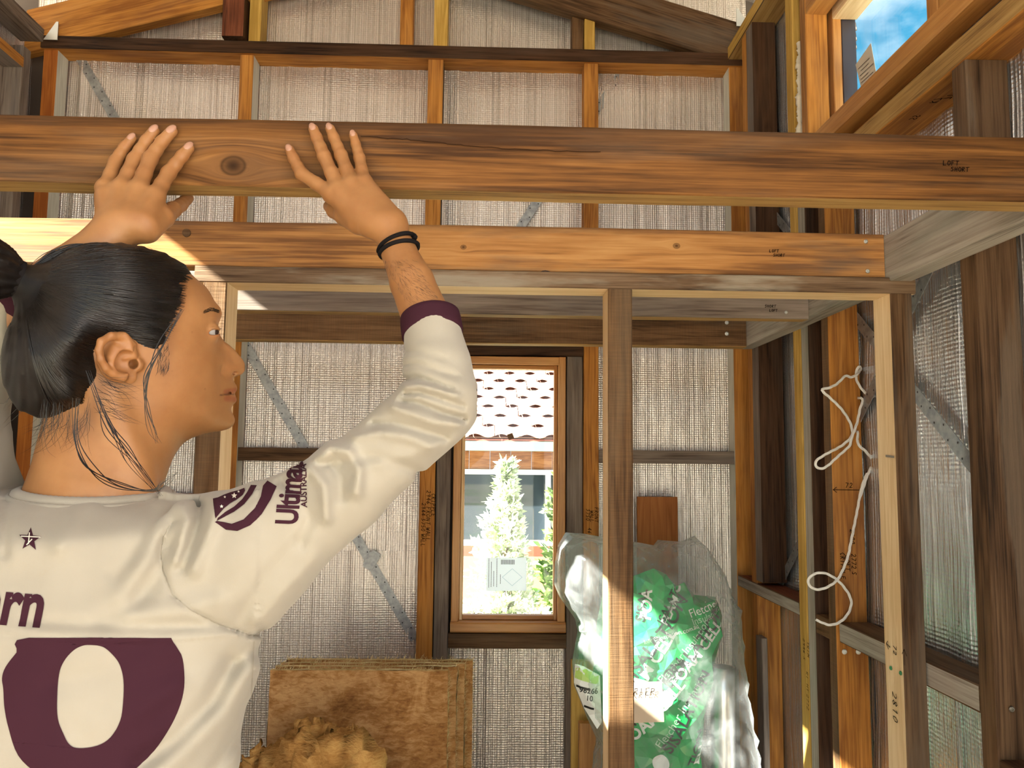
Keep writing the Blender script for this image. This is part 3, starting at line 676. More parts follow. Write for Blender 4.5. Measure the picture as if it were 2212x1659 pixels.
# ------------------------------------------------------------------ loft joists, held between two ledgers
LX = XR-.045
led = timber('ledger', (LX, XR), (.45, 2.412), (.352, .446), W_GREY); tag(led, 'weathered grey ledger beam fixed along the right wall studs', 'ledger')
led2 = timber('ledger', (XL, XL+.045), (.45, 2.412), (.352, .446), W_GREY); tag(led2, 'weathered grey ledger beam fixed along the left wall', 'ledger')
JX = (XL+.046, LX-.001); GRP = 'loft joists'
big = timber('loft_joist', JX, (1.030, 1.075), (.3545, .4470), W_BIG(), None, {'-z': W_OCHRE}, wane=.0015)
tag(big, 'nearest brown joist with a dark knot, both hands of the person resting on it', 'joist', GRP)
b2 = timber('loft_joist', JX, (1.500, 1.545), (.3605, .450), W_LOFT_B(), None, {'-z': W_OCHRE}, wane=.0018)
tag(b2, 'sunlit orange joist resting on top of the partition frame', 'joist', GRP)
b3 = timber('loft_joist', JX, (1.870, 1.915), (.347, .440), W_SLATE, None, {'-z': W_OCHRE})
tag(b3, 'grey-brown joist seen just under the partition top plate', 'joist', GRP)
b4 = timber('loft_joist', JX, (2.330, 2.375), (.346, .440), W_OCHRE, None, {'-y': W_SAWN})
tag(b4, 'rearmost joist, cracked ochre timber above the tall window', 'joist', GRP)
def on_joist(o, px, py, y): return measure(px, py, y=y)
for tx, px, py, y_, o, sz in (('LOFT', 2037, 357, 1.029, big, .0062), ('SHORT', 2053, 370, 1.029, big, .0058), ('LOFT', 1662, 545, 1.499, b2, .0052), ('SHORT', 1670, 554, 1.499, b2, .0052), ('SHORT', 1652, 664, 1.869, b3, .0062), ('LOFT', 1662, 673, 1.869, b3, .0055)):
    write(tx, sz, measure(px, py, y=y_), EX, EZ, -EY, o, .0010 if y_ < 1.6 else .0012, seed=px)
for px, py, y_, o in ((1870, 522, 1.4985, b2), (1874, 586, 1.4985, b2), (1698, 675, 1.8685, b3), (1570, 697, 2.3285, b4), (1570, 721, 2.3285, b4)):
    screw(measure(px, py, y=y_), (0, -1, 0), o, .0042 if y_ < 2 else .006)
crk = [(782, 294), (830, 299), (880, 301), (925, 306), (980, 312), (1040, 317), (1100, 322), (1170, 325), (1240, 328), (1310, 329)]
rk = random.Random(8); cp_ = [measure(x+rk.uniform(-4, 4), y+rk.uniform(-1.2, 1.2), y=1.0296) for a_, b_ in zip(crk[:-1], crk[1:]) for x, y in [(a_[0]+(b_[0]-a_[0])*q/5, a_[1]+(b_[1]-a_[1])*q/5) for q in range(5)]]
strokes_mesh('split', [[(p[0], p[2]) for p in cp_]], (0, 1.0296, 0), EX, EZ, -EY, .0011, big, plain('split_shadow', (.030, .014, .007), .9, Specular_IOR_Level=.05))
# a plugged hole, and a bent wire ring at the foot of the second joist
p = measure(403, 503, y=1.499)
bm = bmesh.new(); bmesh.ops.create_cone(bm, cap_ends=True, segments=20, radius1=.0078, radius2=.0078, depth=.003)
bm.transform(Matrix.Translation(Vector(p)) @ Matrix.Rotation(PI/2, 4, 'X')); bm_obj('plug', bm, W_SAWN, b2)
p = measure(1178, 588, y=1.496)
strokes_mesh('wire_ring', [[(.016*math.cos(a*PI/10), .013*math.sin(a*PI/10)) for a in range(-1, 12)]], p+np.array([0, 0, -.011]), EX, EZ, -EY, .0022, b2, plain('rusty_wire', (.05, .035, .03), .5, .7), lift=.002)

# ------------------------------------------------------------------ outside, beyond the back window
house = empty('house', (.6, 9.6, -.25), label='low neighbouring house with a tiled roof beyond the tall window', cat='house')
EZ0 = H+.30
M_TILE = wood('clay_roof_tile', (.62, .40, .32), (.52, .30, .23), (.38, .20, .15), rough=.85)
M_WALLH = wood('house_cladding', (.42, .20, .09), (.33, .14, .06), (.18, .07, .03))
for i in range(24):
    x_ = -2.2+i*.25
    slab('wall_board', [[(x_, 9.72, H-.10), (x_+.246, 9.72, H-.10), (x_+.246, 9.72, EZ0-.05), (x_, 9.72, EZ0-.05)]], (0, .03, 0), M_WALLH, house)
slab('wall', [[(-2.4, 9.76, -.25), (-.45, 9.76, -.25), (-.45, 9.76, H+.3), (-2.4, 9.76, H+.3)], [(1.75, 9.76, -.25), (4.0, 9.76, -.25), (4.0, 9.76, H+.3), (1.75, 9.76, H+.3)], [(-.45, 9.76, -.25), (1.75, 9.76, -.25), (1.75, 9.76, H-.92), (-.45, 9.76, H-.92)]], (0, .12, 0), plain('house_brick_red', (.36, .15, .10), .9), house)
slab('window_frame', [[(-.5, 9.70, H-.14), (1.8, 9.70, H-.14), (1.8, 9.70, H-.08), (-.5, 9.70, H-.08)], [(-.5, 9.70, H-.98), (1.8, 9.70, H-.98), (1.8, 9.70, H-.92), (-.5, 9.70, H-.92)], [(.72, 9.70, H-.92), (.78, 9.70, H-.92), (.78, 9.70, H-.14), (.72, 9.70, H-.14)]], (0, .07, 0), plain('white_paint', (.8, .82, .78), .5), house)
slab('pane', [[(-.45, 9.78, H-.92), (1.75, 9.78, H-.92), (1.75, 9.78, H-.14), (-.45, 9.78, H-.14)]], (0, .02, 0), plain('dark_window_pane', (.03, .04, .05), .08), house)
slab('gutter', [[(-2.6, 9.48, EZ0-.16), (4.2, 9.48, EZ0-.16), (4.2, 9.48, EZ0-.05), (-2.6, 9.48, EZ0-.05)]], (0, .12, 0), plain('gutter_green', (.13, .24, .19), .5), house)
slab('fascia', [[(-2.6, 9.50, EZ0-.05), (4.2, 9.50, EZ0-.05), (4.2, 9.50, EZ0-.01), (-2.6, 9.50, EZ0-.01)]], (0, .05, 0), plain('fascia_red', (.38, .12, .09), .6), house)
RP = math.radians(25)
def tile_mesh():
    vs, fs = [], []
    N = 8
    for j, (yy, lift) in enumerate(((0, .040), (.38, .0))):
        for i in range(N+1):
            u = i/N; vs.append((u*.30, yy*math.cos(RP), yy*math.sin(RP)+lift+.022*math.sin(u*2*PI)))
    for i in range(N+1):
        u = i/N; vs.append((u*.30, 0, .012+.022*math.sin(u*2*PI)))
    for i in range(N): fs.append((i, i+1, N+2+i, N+1+i)); fs.append((2*N+2+i, 2*N+3+i, i+1, i))
    me = bpy.data.meshes.new('roof_tile'); me.from_pydata(vs, [], fs); me.materials.append(M_TILE); me.update(); return me
tm = tile_mesh(); rngt = random.Random(4)
for r in range(10):
    for c_ in range(20):
        o = bpy.data.objects.new('roof_tile', tm); link(o, house); o.matrix_parent_inverse = Matrix.Translation(-house.location)
        o.location = (-2.3+c_*.30+(.15 if r % 2 else 0)+rngt.uniform(-.006, .006), 9.47+r*.33*math.cos(RP), EZ0+r*.33*math.sin(RP)+rngt.uniform(-.004, .004))
slab('roof_deck', [[(-2.6, 9.5, EZ0-.02), (4.4, 9.5, EZ0-.02), (4.4, 13.2, EZ0-.02+3.7*math.tan(RP)), (-2.6, 13.2, EZ0-.02+3.7*math.tan(RP))]], (0, 0, .02), plain('roof_deck', (.3, .16, .12), .9), house)
slab('rear_wall', [[(-2.4, 9.9, -.25), (4.0, 9.9, -.25), (4.0, 13.0, -.25), (4.0, 13.0, H+1.2), (4.0, 9.9, H+.2)]][:0] or [[(4.0, 9.8, -.25), (4.0, 13.0, -.25), (4.0, 13.0, H+1.7), (4.0, 9.8, H+.25)], [(-2.4, 9.8, -.25), (-2.4, 13.0, -.25), (-2.4, 13.0, H+1.7), (-2.4, 9.8, H+.25)]], (.05, 0, 0), plain('house_brick_red', (.36, .15, .10), .9), house)

def conifer(name, base, h, r, n, mat, seed, label, cat='shrub', group=None, droop=.25, needle=.05):
    """bush of real twigs: a stem plus tapering sprigs set with short flat needles"""
    rng = np.random.RandomState(seed); root = empty(name, base, label=label, cat=cat, group=group)
    b = np.array(base, float)
    bm = bmesh.new(); bmesh.ops.create_cone(bm, cap_ends=True, segments=8, radius1=.05, radius2=.01, depth=h*.95)
    bm.transform(Matrix.Translation(Vector(b)+Vector((0, 0, h*.475)))); bm_obj('stem', bm, plain('bark', (.16, .11, .07), .9), root)
    vs, fs = [], []
    for i in range(n):
        t = rng.rand()**.8; az = rng.rand()*2*PI
        rr = r*(1-t)**.75*(1+.35*rng.randn()*.5)*(1+.25*math.sin(az*3+seed)); rr = max(rr, .05)
        p0 = b+np.array([0, 0, h*t*.96+.04]); d = np.array([math.cos(az), math.sin(az), .25+.5*rng.rand()]); d /= np.linalg.norm(d)
        nn = int(6+rr*34)
        for k in range(nn):
            s_ = rr*(.15+.85*(k+rng.rand())/nn); c = p0+d*s_-np.array([0, 0, droop*s_*s_])
            e1 = rng.randn(3); e1 = e1/np.linalg.norm(e1)*.7+d*.7+np.array([0, 0, .2]); e1 /= np.linalg.norm(e1)
            e2 = np.cross(e1, rng.randn(3)); e2 /= np.linalg.norm(e2)
            L = needle*(.7+.6*rng.rand()); W = L*.17; q = len(vs)
            vs += [c-e2*W, c+e1*L*.5-e2*W*1.2, c+e1*L, c+e1*L*.5+e2*W*1.2]; fs.append((q, q+1, q+2, q+3))
    o = mesh_obj('foliage', vs, fs, mat, root); return root
def _leaf(name, c0, c1, c2):
    m, t, b = new_mat(name); tc = nd(t, 'ShaderNodeTexCoord'); n = noise(t, tc.outputs['Object'], 6, 3, .6)
    t.links.new(ramp(t, n, [(.35, c0), (.5, c1), (.66, c2)]), b.inputs['Base Color']); b.inputs['Roughness'].default_value = .6
    b.inputs['Transmission Weight'].default_value = 0.
    return m
M_LEAF1 = _leaf('overlit_silvery_foliage', (.34, .42, .24), (.66, .72, .52), (.84, .86, .74)); M_LEAF2 = _leaf('green_foliage', (.10, .24, .04), (.28, .46, .08), (.50, .62, .16)); M_LEAF4 = _leaf('dark_foliage', (.03, .08, .02), (.09, .17, .03), (.24, .34, .08)); M_LEAF3 = _leaf('overlit_foliage', (.56, .56, .36), (.80, .78, .64), (.88, .84, .72))  # silvery and pale leaf colours include the washed-out look of strong sun
pt = measure(1095, 1000, y=5.6)
conifer('conifer', (pt[0], 5.6, -.25), pt[2]+.27, .33, 800, M_LEAF1, 5, 'bright silvery conifer standing outside the tall window', needle=.055)
for i, (px, y_, h_, r_, m_, lb) in enumerate(((1020, 4.9, .86, .20, M_LEAF3, 'pale flowering bush outside, at the left foot of the tall window'), (1165, 4.9, .84, .19, M_LEAF3, 'pale flowering bush outside, at the right foot of the tall window'), (1092, 4.15, .80, .18, M_LEAF2, 'low green plant outside, below the window sticker'))):
    p = measure(px, 1300, y=y_); conifer('shrub', (p[0], y_, -.25), h_, r_, 260, m_, 20+i, lb, needle=.05)
p = measure(1182, 1060, y=7.6); conifer('tree', (p[0]+.25, 7.6, -.25), 2.0, .42, 420, M_LEAF4, 31, 'green leafy tree outside, behind the silvery conifer', cat='tree', needle=.10)
pp = measure(1832, 85, x=11.)
pole = empty('power_pole', (pp[0], pp[1], -.25), label='distant power pole with short cross arms, seen at the edge of the high window', cat='pole')
bm = bmesh.new(); bmesh.ops.create_cone(bm, cap_ends=True, segments=10, radius1=.17, radius2=.11, depth=pp[2]+1.2); bm.transform(Matrix.Translation((pp[0], pp[1], (pp[2]+1.2)/2-.25))); bm_obj('post', bm, plain('pole_timber', (.10, .08, .07), .9), pole)
for yy in (66, 88, 106):
    q = measure(1832, yy, x=11.); bm = bmesh.new(); bmesh.ops.create_cube(bm, size=1.); bmesh.ops.bevel(bm, geom=bm.edges[:], offset=.1, segments=1, affect='EDGES')
    bm.transform(Matrix.Translation(Vector(q)) @ Matrix.Rotation(-.5, 4, 'Z') @ Matrix.Diagonal((.50, .10, .10, 1))); ca_ = bm_obj('cross_arm', bm, plain('pole_timber', (.10, .08, .07), .9), pole)
    for dx_ in (.12, .21):
        bm = bmesh.new(); bmesh.ops.create_cone(bm, cap_ends=True, segments=8, radius1=.035, radius2=.02, depth=.16); bm.transform(Matrix.Translation(Vector(q)+Vector((dx_*.88, -dx_*.48, .12)))); bm_obj('insulator', bm, plain('insulator_glaze', (.08, .06, .05), .3), ca_)

# ------------------------------------------------------------------ insulation batts, bag and rolls, rope, boards
from mathutils import noise as mnoise
from mathutils.geometry import delaunay_2d_cdt
def _wool(name, a, b2, c, sc=1.):
    m, t, b = new_mat(name); v, ob = local_vec(t)
    n1 = noise(t, mapping(t, v, (9*sc, 9*sc, 9*sc)), 1., 5, .62, 1.2); n2 = noise(t, mapping(t, v, (40*sc, 40*sc, 110*sc)), 1., 4, .65, .8)
    h = math_(t, 'ADD', math_(t, 'MULTIPLY', n1, .65), math_(t, 'MULTIPLY', n2, .45))
    t.links.new(ramp(t, h, [(.36, a), (.52, b2), (.66, c)]), b.inputs['Base Color']); b.inputs['Roughness'].default_value = .95; b.inputs['Specular IOR Level'].default_value = .1
    bump(t, b, h, .9, .006); return m
M_WOOLF = _wool('glass_wool_brown', (.15, .062, .018), (.36, .175, .058), (.56, .33, .145))
M_WOOLS = _wool('glass_wool_yellow_edge', (.38, .27, .10), (.62, .48, .23), (.78, .66, .38), 1.6)
M_WOOLT = _wool('glass_wool_torn', (.22, .10, .030), (.46, .245, .075), (.60, .36, .125), 1.4)
def batt(x0, x1, y0, y1, z1, seed, label):
    root = empty('insulation_batt', ((x0+x1)/2, (y0+y1)/2, 0), label=label, cat='insulation', group='glass wool batts standing by the back wall')
    vs, fs, fm = [], [], []
    def face(o, du, dv, nu, nv, mi, nr, amp):
        b0 = len(vs)
        for j in range(nv+1):
            for i in range(nu+1):
                p = Vector(o)+Vector(du)*(i/nu)+Vector(dv)*(j/nv)
                e = 1.0
                d = (mnoise.noise(p*9+Vector((seed, 0, 0)))*.55+mnoise.noise(p*26+Vector((seed, 3, 0)))*.3+mnoise.noise(p*70)*.16)*amp
                p = p+Vector(nr)*d+Vector((mnoise.noise(p*14+Vector((5, seed, 0))), mnoise.noise(p*14+Vector((1, 8, seed))), mnoise.noise(p*14+Vector((seed, 2, 9)))))*.0018
                vs.append(p)
        for j in range(nv):
            for i in range(nu): fs.append((b0+j*(nu+1)+i, b0+j*(nu+1)+i+1, b0+(j+1)*(nu+1)+i+1, b0+(j+1)*(nu+1)+i)); fm.append(mi)
    zb, zt = .01, z1+H; dx, dy, dz = x1-x0, y1-y0, zt-zb
    face((x0, y0, zb), (dx, 0, 0), (0, 0, dz), 60, 90, 0, (0, -1, 0), 0.009 if seed == 1 else .0015)
    face((x1, y0, zb), (0, dy, 0), (0, 0, dz), 8, 90, 1, (1, 0, 0), .010)
    face((x1, y1, zb), (-dx, 0, 0), (0, 0, dz), 20, 30, 0, (0, 1, 0), .001)
    face((x0, y1, zb), (0, -dy, 0), (0, 0, dz), 8, 60, 1, (-1, 0, 0), .008)
    face((x0, y0, zt), (dx, 0, 0), (0, dy, 0), 60, 8, 1, (0, 0, 1), .006)
    face((x0, y1, zb), (dx, 0, 0), (0, -dy, 0), 10, 4, 1, (0, 0, -1), .002)
    mesh_obj('fibre_block', vs, fs, [M_WOOLF, M_WOOLS], root, smooth=True, fmat=fm)
    # loose fibres along the edges
    rng = random.Random(seed); hv, hf = [], []
    for i in range(420):
        q = rng.random()
        if q < .5: p = Vector((rng.uniform(x0, x1), rng.uniform(y0, y1), zt)); n_ = Vector((0, -.2, 1))
        else: p = Vector((x1, rng.uniform(y0, y1), rng.uniform(.6, zt))); n_ = Vector((1, -.3, .1))
        d = (n_*rng.uniform(.1, .8)+Vector((rng.uniform(-1, 1), rng.uniform(-1, 1), rng.uniform(-1, 1)))).normalized(); d.y *= .05; s_ = d.cross(Vector((.3, .5, .8))).normalized()*.0006
        L = rng.uniform(.006, .020); c1 = Vector((rng.uniform(-1, 1), rng.uniform(-.1, .1), rng.uniform(-1, 1)))*.005
        k = len(hv); hv += [p-s_, p+s_, p+d*L*.5+c1+s_, p+d*L*.5+c1-s_, p+d*L]; hf += [(k, k+1, k+2, k+3), (k+3, k+2, k+4)]
    tag(mesh_obj('loose_fibres', hv, hf, M_WOOLS, root), kind='stuff')
    return root
for i, lb in enumerate(('brown glass wool batt standing in front of its stack', 'yellow-edged glass wool batt, second from the front of the stack', 'yellow-edged glass wool batt, third from the front of the stack', 'yellow-edged glass wool batt, rearmost of the stack against the foil')):
    batt(-.560+.006*i, -.092+.021*i, 2.200+.033*i, 2.216+.033*i, -.549+.001*i, i+1, lb)
def lump(px, py, y, r, sq, seed, parent):
    p = Vector(measure(px, py, y=y))
    bm = bmesh.new(); bmesh.ops.create_icosphere(bm, subdivisions=5, radius=1.)
    for v in bm.verts:
        d = v.co.normalized(); q = d*1.7+Vector((seed*3.1, seed, 0))
        a = 1+.55*mnoise.noise(q)+.40*(1-abs(mnoise.noise(q*2.3))*2.2)+.20*(1-2*abs(mnoise.noise(q*5.5)))+.10*mnoise.noise(q*13)
        v.co = Vector((d.x*sq[0], d.y*sq[1], d.z*sq[2]))*r*a
    bm.transform(Matrix.Translation(p)); return bm_obj('torn_tuft', bm, M_WOOLT, parent, smooth=True)
pile = empty('torn_insulation', (-.62, 2.02, 0), label='torn heap of brown glass wool in front of the standing batts', cat='insulation')
for i, (px, py, y, r, sq) in enumerate(((600, 1672, 2.03, .055, (1.1, .7, .75)), (690, 1640, 2.05, .066, (1.0, .6, .9)), (752, 1690, 2.05, .048, (.8, .7, 1.1)), (575, 1735, 1.99, .08, (1.2, .8, .8)), (670, 1750, 2.0, .09, (1.2, .75, .9)), (765, 1750, 2.02, .07, (.9, .8, 1.)), (650, 1990, 1.96, .17, (1.3, .7, 1.4)), (758, 1612, 2.08, .024, (.7, .6, 1.5)))):
    lump(px, py, y, r, sq, i+2, pile)
# strips of torn wool folded over the heap
rs = np.random.RandomState(12)
for i in range(26):
    px = rs.uniform(555, 775); py = rs.uniform(1590 if 630 < px < 760 else 1628, 1672); p = measure(px, py, y=1.955+.04*rs.rand()); L = rs.uniform(.045, .085); W = rs.uniform(.020, .042); a = rs.uniform(-1.5, 1.5)
    vs, fs = [], []
    for k in range(11):
        for j in range(5):
            u = (k/10-.5)*L; v = (j/4-.5)*W*(1-.6*abs(k/10-.5))
            q = Vector((u*math.cos(a)-v*math.sin(a), 0, u*math.sin(a)+v*math.cos(a)))
            q.y = -.010*math.cos(k/10*PI-1.57)+.020*mnoise.noise(q*34+Vector((i, 0, 0)))
            q += Vector((mnoise.noise(q*80+Vector((0, i, 3))), mnoise.noise(q*80+Vector((9, 0, i))), mnoise.noise(q*75+Vector((i, 9, 0)))))*.017
            vs.append(Vector(p)+q)
    for k in range(10):
        for j in range(4): fs.append((k*5+j, k*5+j+1, k*5+j+6, k*5+j+5))
    o = mesh_obj('torn_tuft', vs, fs, M_WOOLT, pile, smooth=True)
    md = o.modifiers.new('t', 'SOLIDIFY'); md.thickness = .004

# boards leaning by the wall
ply = timber('plywood_offcut', (.486, .618), (2.590, 2.606), (-1.499, -.104), wood('plywood', (.42, .17, .055), (.34, .125, .036), (.24, .08, .022), fine=.3, bumps=.1), None)
tag(ply, 'orange-brown board standing behind the plastic bag, against the foil', 'board')
pl1 = timber('timber_plank', (.268, .372), (2.52, 2.545), (-1.499, -.60), W_YELLOW, None); tag(pl1, 'taller yellow plank leaning left of the green-printed bag', 'plank')
pl2 = timber('timber_plank', (.285, .40), (2.46, 2.49), (-1.499, -.765), W_WINDOW, None); tag(pl2, 'short honey-coloured plank standing in front of the taller yellow one', 'plank')
blk = timber('packing_block', (-.205, -.10), (2.50, 2.60), (-.60, -.588), W_YELLOW, None)
bpy.data.objects.remove(blk)

# bag of foil insulation
def cushion(name, outline, y, depth, cell, crumple, mat, seed, parent=None, smooth=False, sharp=1.0, steep=2.0):
    """closed crumpled body: an outline (pixels measured on the plane y) filled with a jittered triangulation, bulged to both sides"""
    P = np.array([measure(a, b, y=y) for a, b in outline]); P2 = P[:, [0, 2]]
    rng = np.random.RandomState(seed)
    lens = np.hypot(*(np.roll(P2, -1, 0)-P2).T); bd = []
    for i in range(len(P2)):
        n = max(1, int(lens[i]/cell))
        for k in range(n): bd.append(P2[i]+(P2[(i+1) % len(P2)]-P2[i])*k/n)
    bd = np.array(bd); nb = len(bd)
    lo, hi = bd.min(0), bd.max(0); xs = np.arange(lo[0], hi[0], cell); zs = np.arange(lo[1], hi[1], cell)
    g = np.array([(a, b) for a in xs for b in zs])+rng.uniform(-.36, .36, (len(xs)*len(zs), 2))*cell
    ins = np.zeros(len(g), bool); j = nb-1
    for i in range(nb):
        c = ((bd[i, 1] > g[:, 1]) != (bd[j, 1] > g[:, 1])) & (g[:, 0] < (bd[j, 0]-bd[i, 0])*(g[:, 1]-bd[i, 1])/(bd[j, 1]-bd[i, 1]+1e-12)+bd[i, 0]); ins ^= c; j = i
    g = g[ins]; dd = np.min(np.hypot(g[:, None, 0]-bd[None, :, 0], g[:, None, 1]-bd[None, :, 1]), 1); g = g[dd > cell*.55]
    pts = np.concatenate([bd, g]); co, _, tris, *_ = delaunay_2d_cdt([Vector(p) for p in pts], [(i, (i+1) % nb) for i in range(nb)], [list(range(nb))], 1, 1e-6)
    co = np.array([tuple(c) for c in co]); dist = np.min(np.hypot(co[:, None, 0]-bd[None, :, 0], co[:, None, 1]-bd[None, :, 1]), 1)
    prof = depth*np.sqrt(np.clip(1-(1-np.clip(dist/(depth*steep), 0, 1))**2, 0, 1))
    cr = np.array([mnoise.noise(Vector((c[0]*16, c[1]*16, seed)))+.6*(1-2*abs(mnoise.noise(Vector((c[0]*9+c[1]*5, c[1]*11, seed+4))))) for c in co])+rng.uniform(-.5, .5, len(co))*sharp
    w_ = np.clip(dist/.03, 0, 1)
    f = [Vector((c[0], y-p-k*crumple*w, c[1])) for c, p, k, w in zip(co, prof, cr, w_)]; bk = [Vector((c[0], y+p*.8+k*crumple*w*.5+.002, c[1])) for c, p, k, w in zip(co, prof, cr, w_)]
    n = len(co); fs = [tuple(t) for t in tris]+[tuple(i+n for i in reversed(t)) for t in tris]
    eb = {}
    for t in tris:
        for q in range(len(t)):
            e = (t[q], t[(q+1) % len(t)]); eb[e] = 1
    for (a, b) in list(eb):
        if (b, a) not in eb: fs.append((b, a, a+n, b+n))
    o = mesh_obj(name, f+bk, fs, mat, parent, smooth=smooth)
    bm = bmesh.new(); bm.from_mesh(o.data); bmesh.ops.recalc_face_normals(bm, faces=bm.faces); bm.to_mesh(o.data); bm.free()
    return o
def _green():
    m, t, b = new_mat('green_printed_plastic'); tc = nd(t, 'ShaderNodeTexCoord')
    vo = nd(t, 'ShaderNodeTexVoronoi', feature='F1', distance='MANHATTAN'); vo.inputs['Scale'].default_value = 11
    t.links.new(mapping(t, tc.outputs['Object'], (1, .2, 1), rot=(0, .7, 0)), vo.inputs['Vector'])
    sp = nd(t, 'ShaderNodeSeparateColor'); t.links.new(vo.outputs['Color'], sp.inputs[0])
    t.links.new(ramp(t, sp.outputs[0], [(0, (.003, .25, .050)), (.5, (.006, .36, .080)), (1, (.03, .50, .14))]), b.inputs['Base Color'])
    b.inputs['Roughness'].default_value = .22; b.inputs['Specular IOR Level'].default_value = .6
    return m
def _film():
    m = bpy.data.materials.new('clear_film'); m.use_nodes = True; t = m.node_tree; t.nodes.clear()
    o = nd(t, 'ShaderNodeOutputMaterial'); tr = nd(t, 'ShaderNodeBsdfTransparent'); b = nd(t, 'ShaderNodeBsdfPrincipled'); tl = nd(t, 'ShaderNodeBsdfTranslucent')
    b.inputs['Base Color'].default_value = (.66, .68, .69, 1); b.inputs['Roughness'].default_value = .16; b.inputs['Specular IOR Level'].default_value = .8
    tl.inputs[0].default_value = (.66, .68, .69, 1)
    m0 = nd(t, 'ShaderNodeMixShader'); m0.inputs[0].default_value = .45; t.links.new(b.outputs[0], m0.inputs[1]); t.links.new(tl.outputs[0], m0.inputs[2])
    lw = nd(t, 'ShaderNodeLayerWeight'); lw.inputs[0].default_value = .35; tc = nd(t, 'ShaderNodeTexCoord')
    n = noise(t, mapping(t, tc.outputs['Object'], (14, 14, 9)), 1., 5, .6, 1.5)
    fac = math_(t, 'ADD', math_(t, 'MULTIPLY', math_(t, 'POWER', lw.outputs['Facing'], 1.6), .50), math_(t, 'ADD', math_(t, 'MULTIPLY', math_(t, 'POWER', n, 3.2), 1.0), .06), clamp=True)
    mx = nd(t, 'ShaderNodeMixShader'); t.links.new(fac, mx.inputs[0]); t.links.new(tr.outputs[0], mx.inputs[1]); t.links.new(m0.outputs[0], mx.inputs[2]); t.links.new(mx.outputs[0], o.inputs[0])
    return m
M_FILM = _film()
def _rollmat():
    m, t, b = new_mat('silver_roll'); tc = nd(t, 'ShaderNodeTexCoord'); n = noise(t, mapping(t, tc.outputs['Object'], (60, 60, 3)), 1, 4, .6)
    b.inputs['Metallic'].default_value = .85; b.inputs['Roughness'].default_value = .3; b.inputs['Base Color'].default_value = (.74, .75, .76, 1); bump(t, b, n, .5, .002); return m
def roll(name, p0, p1, r, label, mat):
    p0, p1 = Vector(p0), Vector(p1); d = p1-p0; bm = bmesh.new()
    N = 28; prev = None; L = d.length
    rings = []
    for k in range(13):
        rings.append([bm.verts.new((r*(1+.02*math.sin(a*.7+k))*math.cos(a*2*PI/N), r*(1+.02*math.sin(a+k*2))*math.sin(a*2*PI/N), L*k/12)) for a in range(N)])
    for A, B in zip(rings[:-1], rings[1:]):
        for a in range(N): bm.faces.new((A[a], A[(a+1) % N], B[(a+1) % N], B[a]))
    # the wound end: inner turns stepping down to a core
    last = rings[-1]
    for q, hh in ((.8, 0), (.78, -.006), (.55, -.004), (.53, -.010), (.3, -.006), (.28, -.05)):
        rg = [bm.verts.new((r*q*math.cos(a*2*PI/N), r*q*math.sin(a*2*PI/N), L+hh)) for a in range(N)]
        for a in range(N): bm.faces.new((last[a], last[(a+1) % N], rg[(a+1) % N], rg[a]))
        last = rg
    bm.faces.new(last); bm.faces.new(list(reversed(rings[0])))
    bm.transform(Matrix.Translation(p0) @ d.to_track_quat('Z', 'Y').to_matrix().to_4x4())
    o = bm_obj(name, bm, mat, None, smooth=True); tag(o, label, 'roll'); return o
pa = measure(1562, 1440, y=2.285)
roll('foil_roll', (.652, 2.285, .03), tuple(pa), .033, 'silver roll of foil insulation leaning inside the clear bag, right of the green wrap', _rollmat())
BAGY = 2.27
g_out = [(1290, 1340), (1300, 1290), (1316, 1252), (1372, 1243), (1412, 1228), (1438, 1240), (1462, 1266), (1478, 1258), (1500, 1285), (1546, 1290), (1560, 1330), (1558, 1380), (1540, 1440), (1542, 1480), (1522, 1545), (1512, 1660), (1495, 1900), (1462, 2185), (1312, 2185), (1300, 1900), (1322, 1620), (1296, 1530), (1280, 1470), (1286, 1400)]
green = cushion('printed_wrap', g_out, BAGY, .100, .026, .013, _green(), 3, None, steep=1.4)
tag(green, 'crumpled green printed plastic wrap around insulation, inside the clear bag', 'packaging')
b_out = [(1222, 1150), (1262, 1153), (1300, 1160), (1345, 1168), (1380, 1172), (1412, 1178), (1440, 1168), (1470, 1170), (1500, 1158), (1530, 1185), (1556, 1225), (1572, 1275), (1590, 1318), (1592, 1370), (1600, 1430), (1612, 1520), (1630, 1600), (1640, 1700), (1645, 2000), (1640, 2212), (1262, 2212), (1235, 1900), (1290, 1600), (1268, 1550), (1240, 1480), (1236, 1430), (1248, 1362), (1243, 1338), (1208, 1288), (1197, 1262), (1199, 1215), (1206, 1176)]
bagg = cushion('plastic_bag', b_out, BAGY+.01, .165, .020, .010, M_FILM, 9, None, smooth=True, sharp=.6, steep=.55)
tag(bagg, 'large clear crumpled plastic bag behind the middle stud, holding green-wrapped insulation', 'bag')

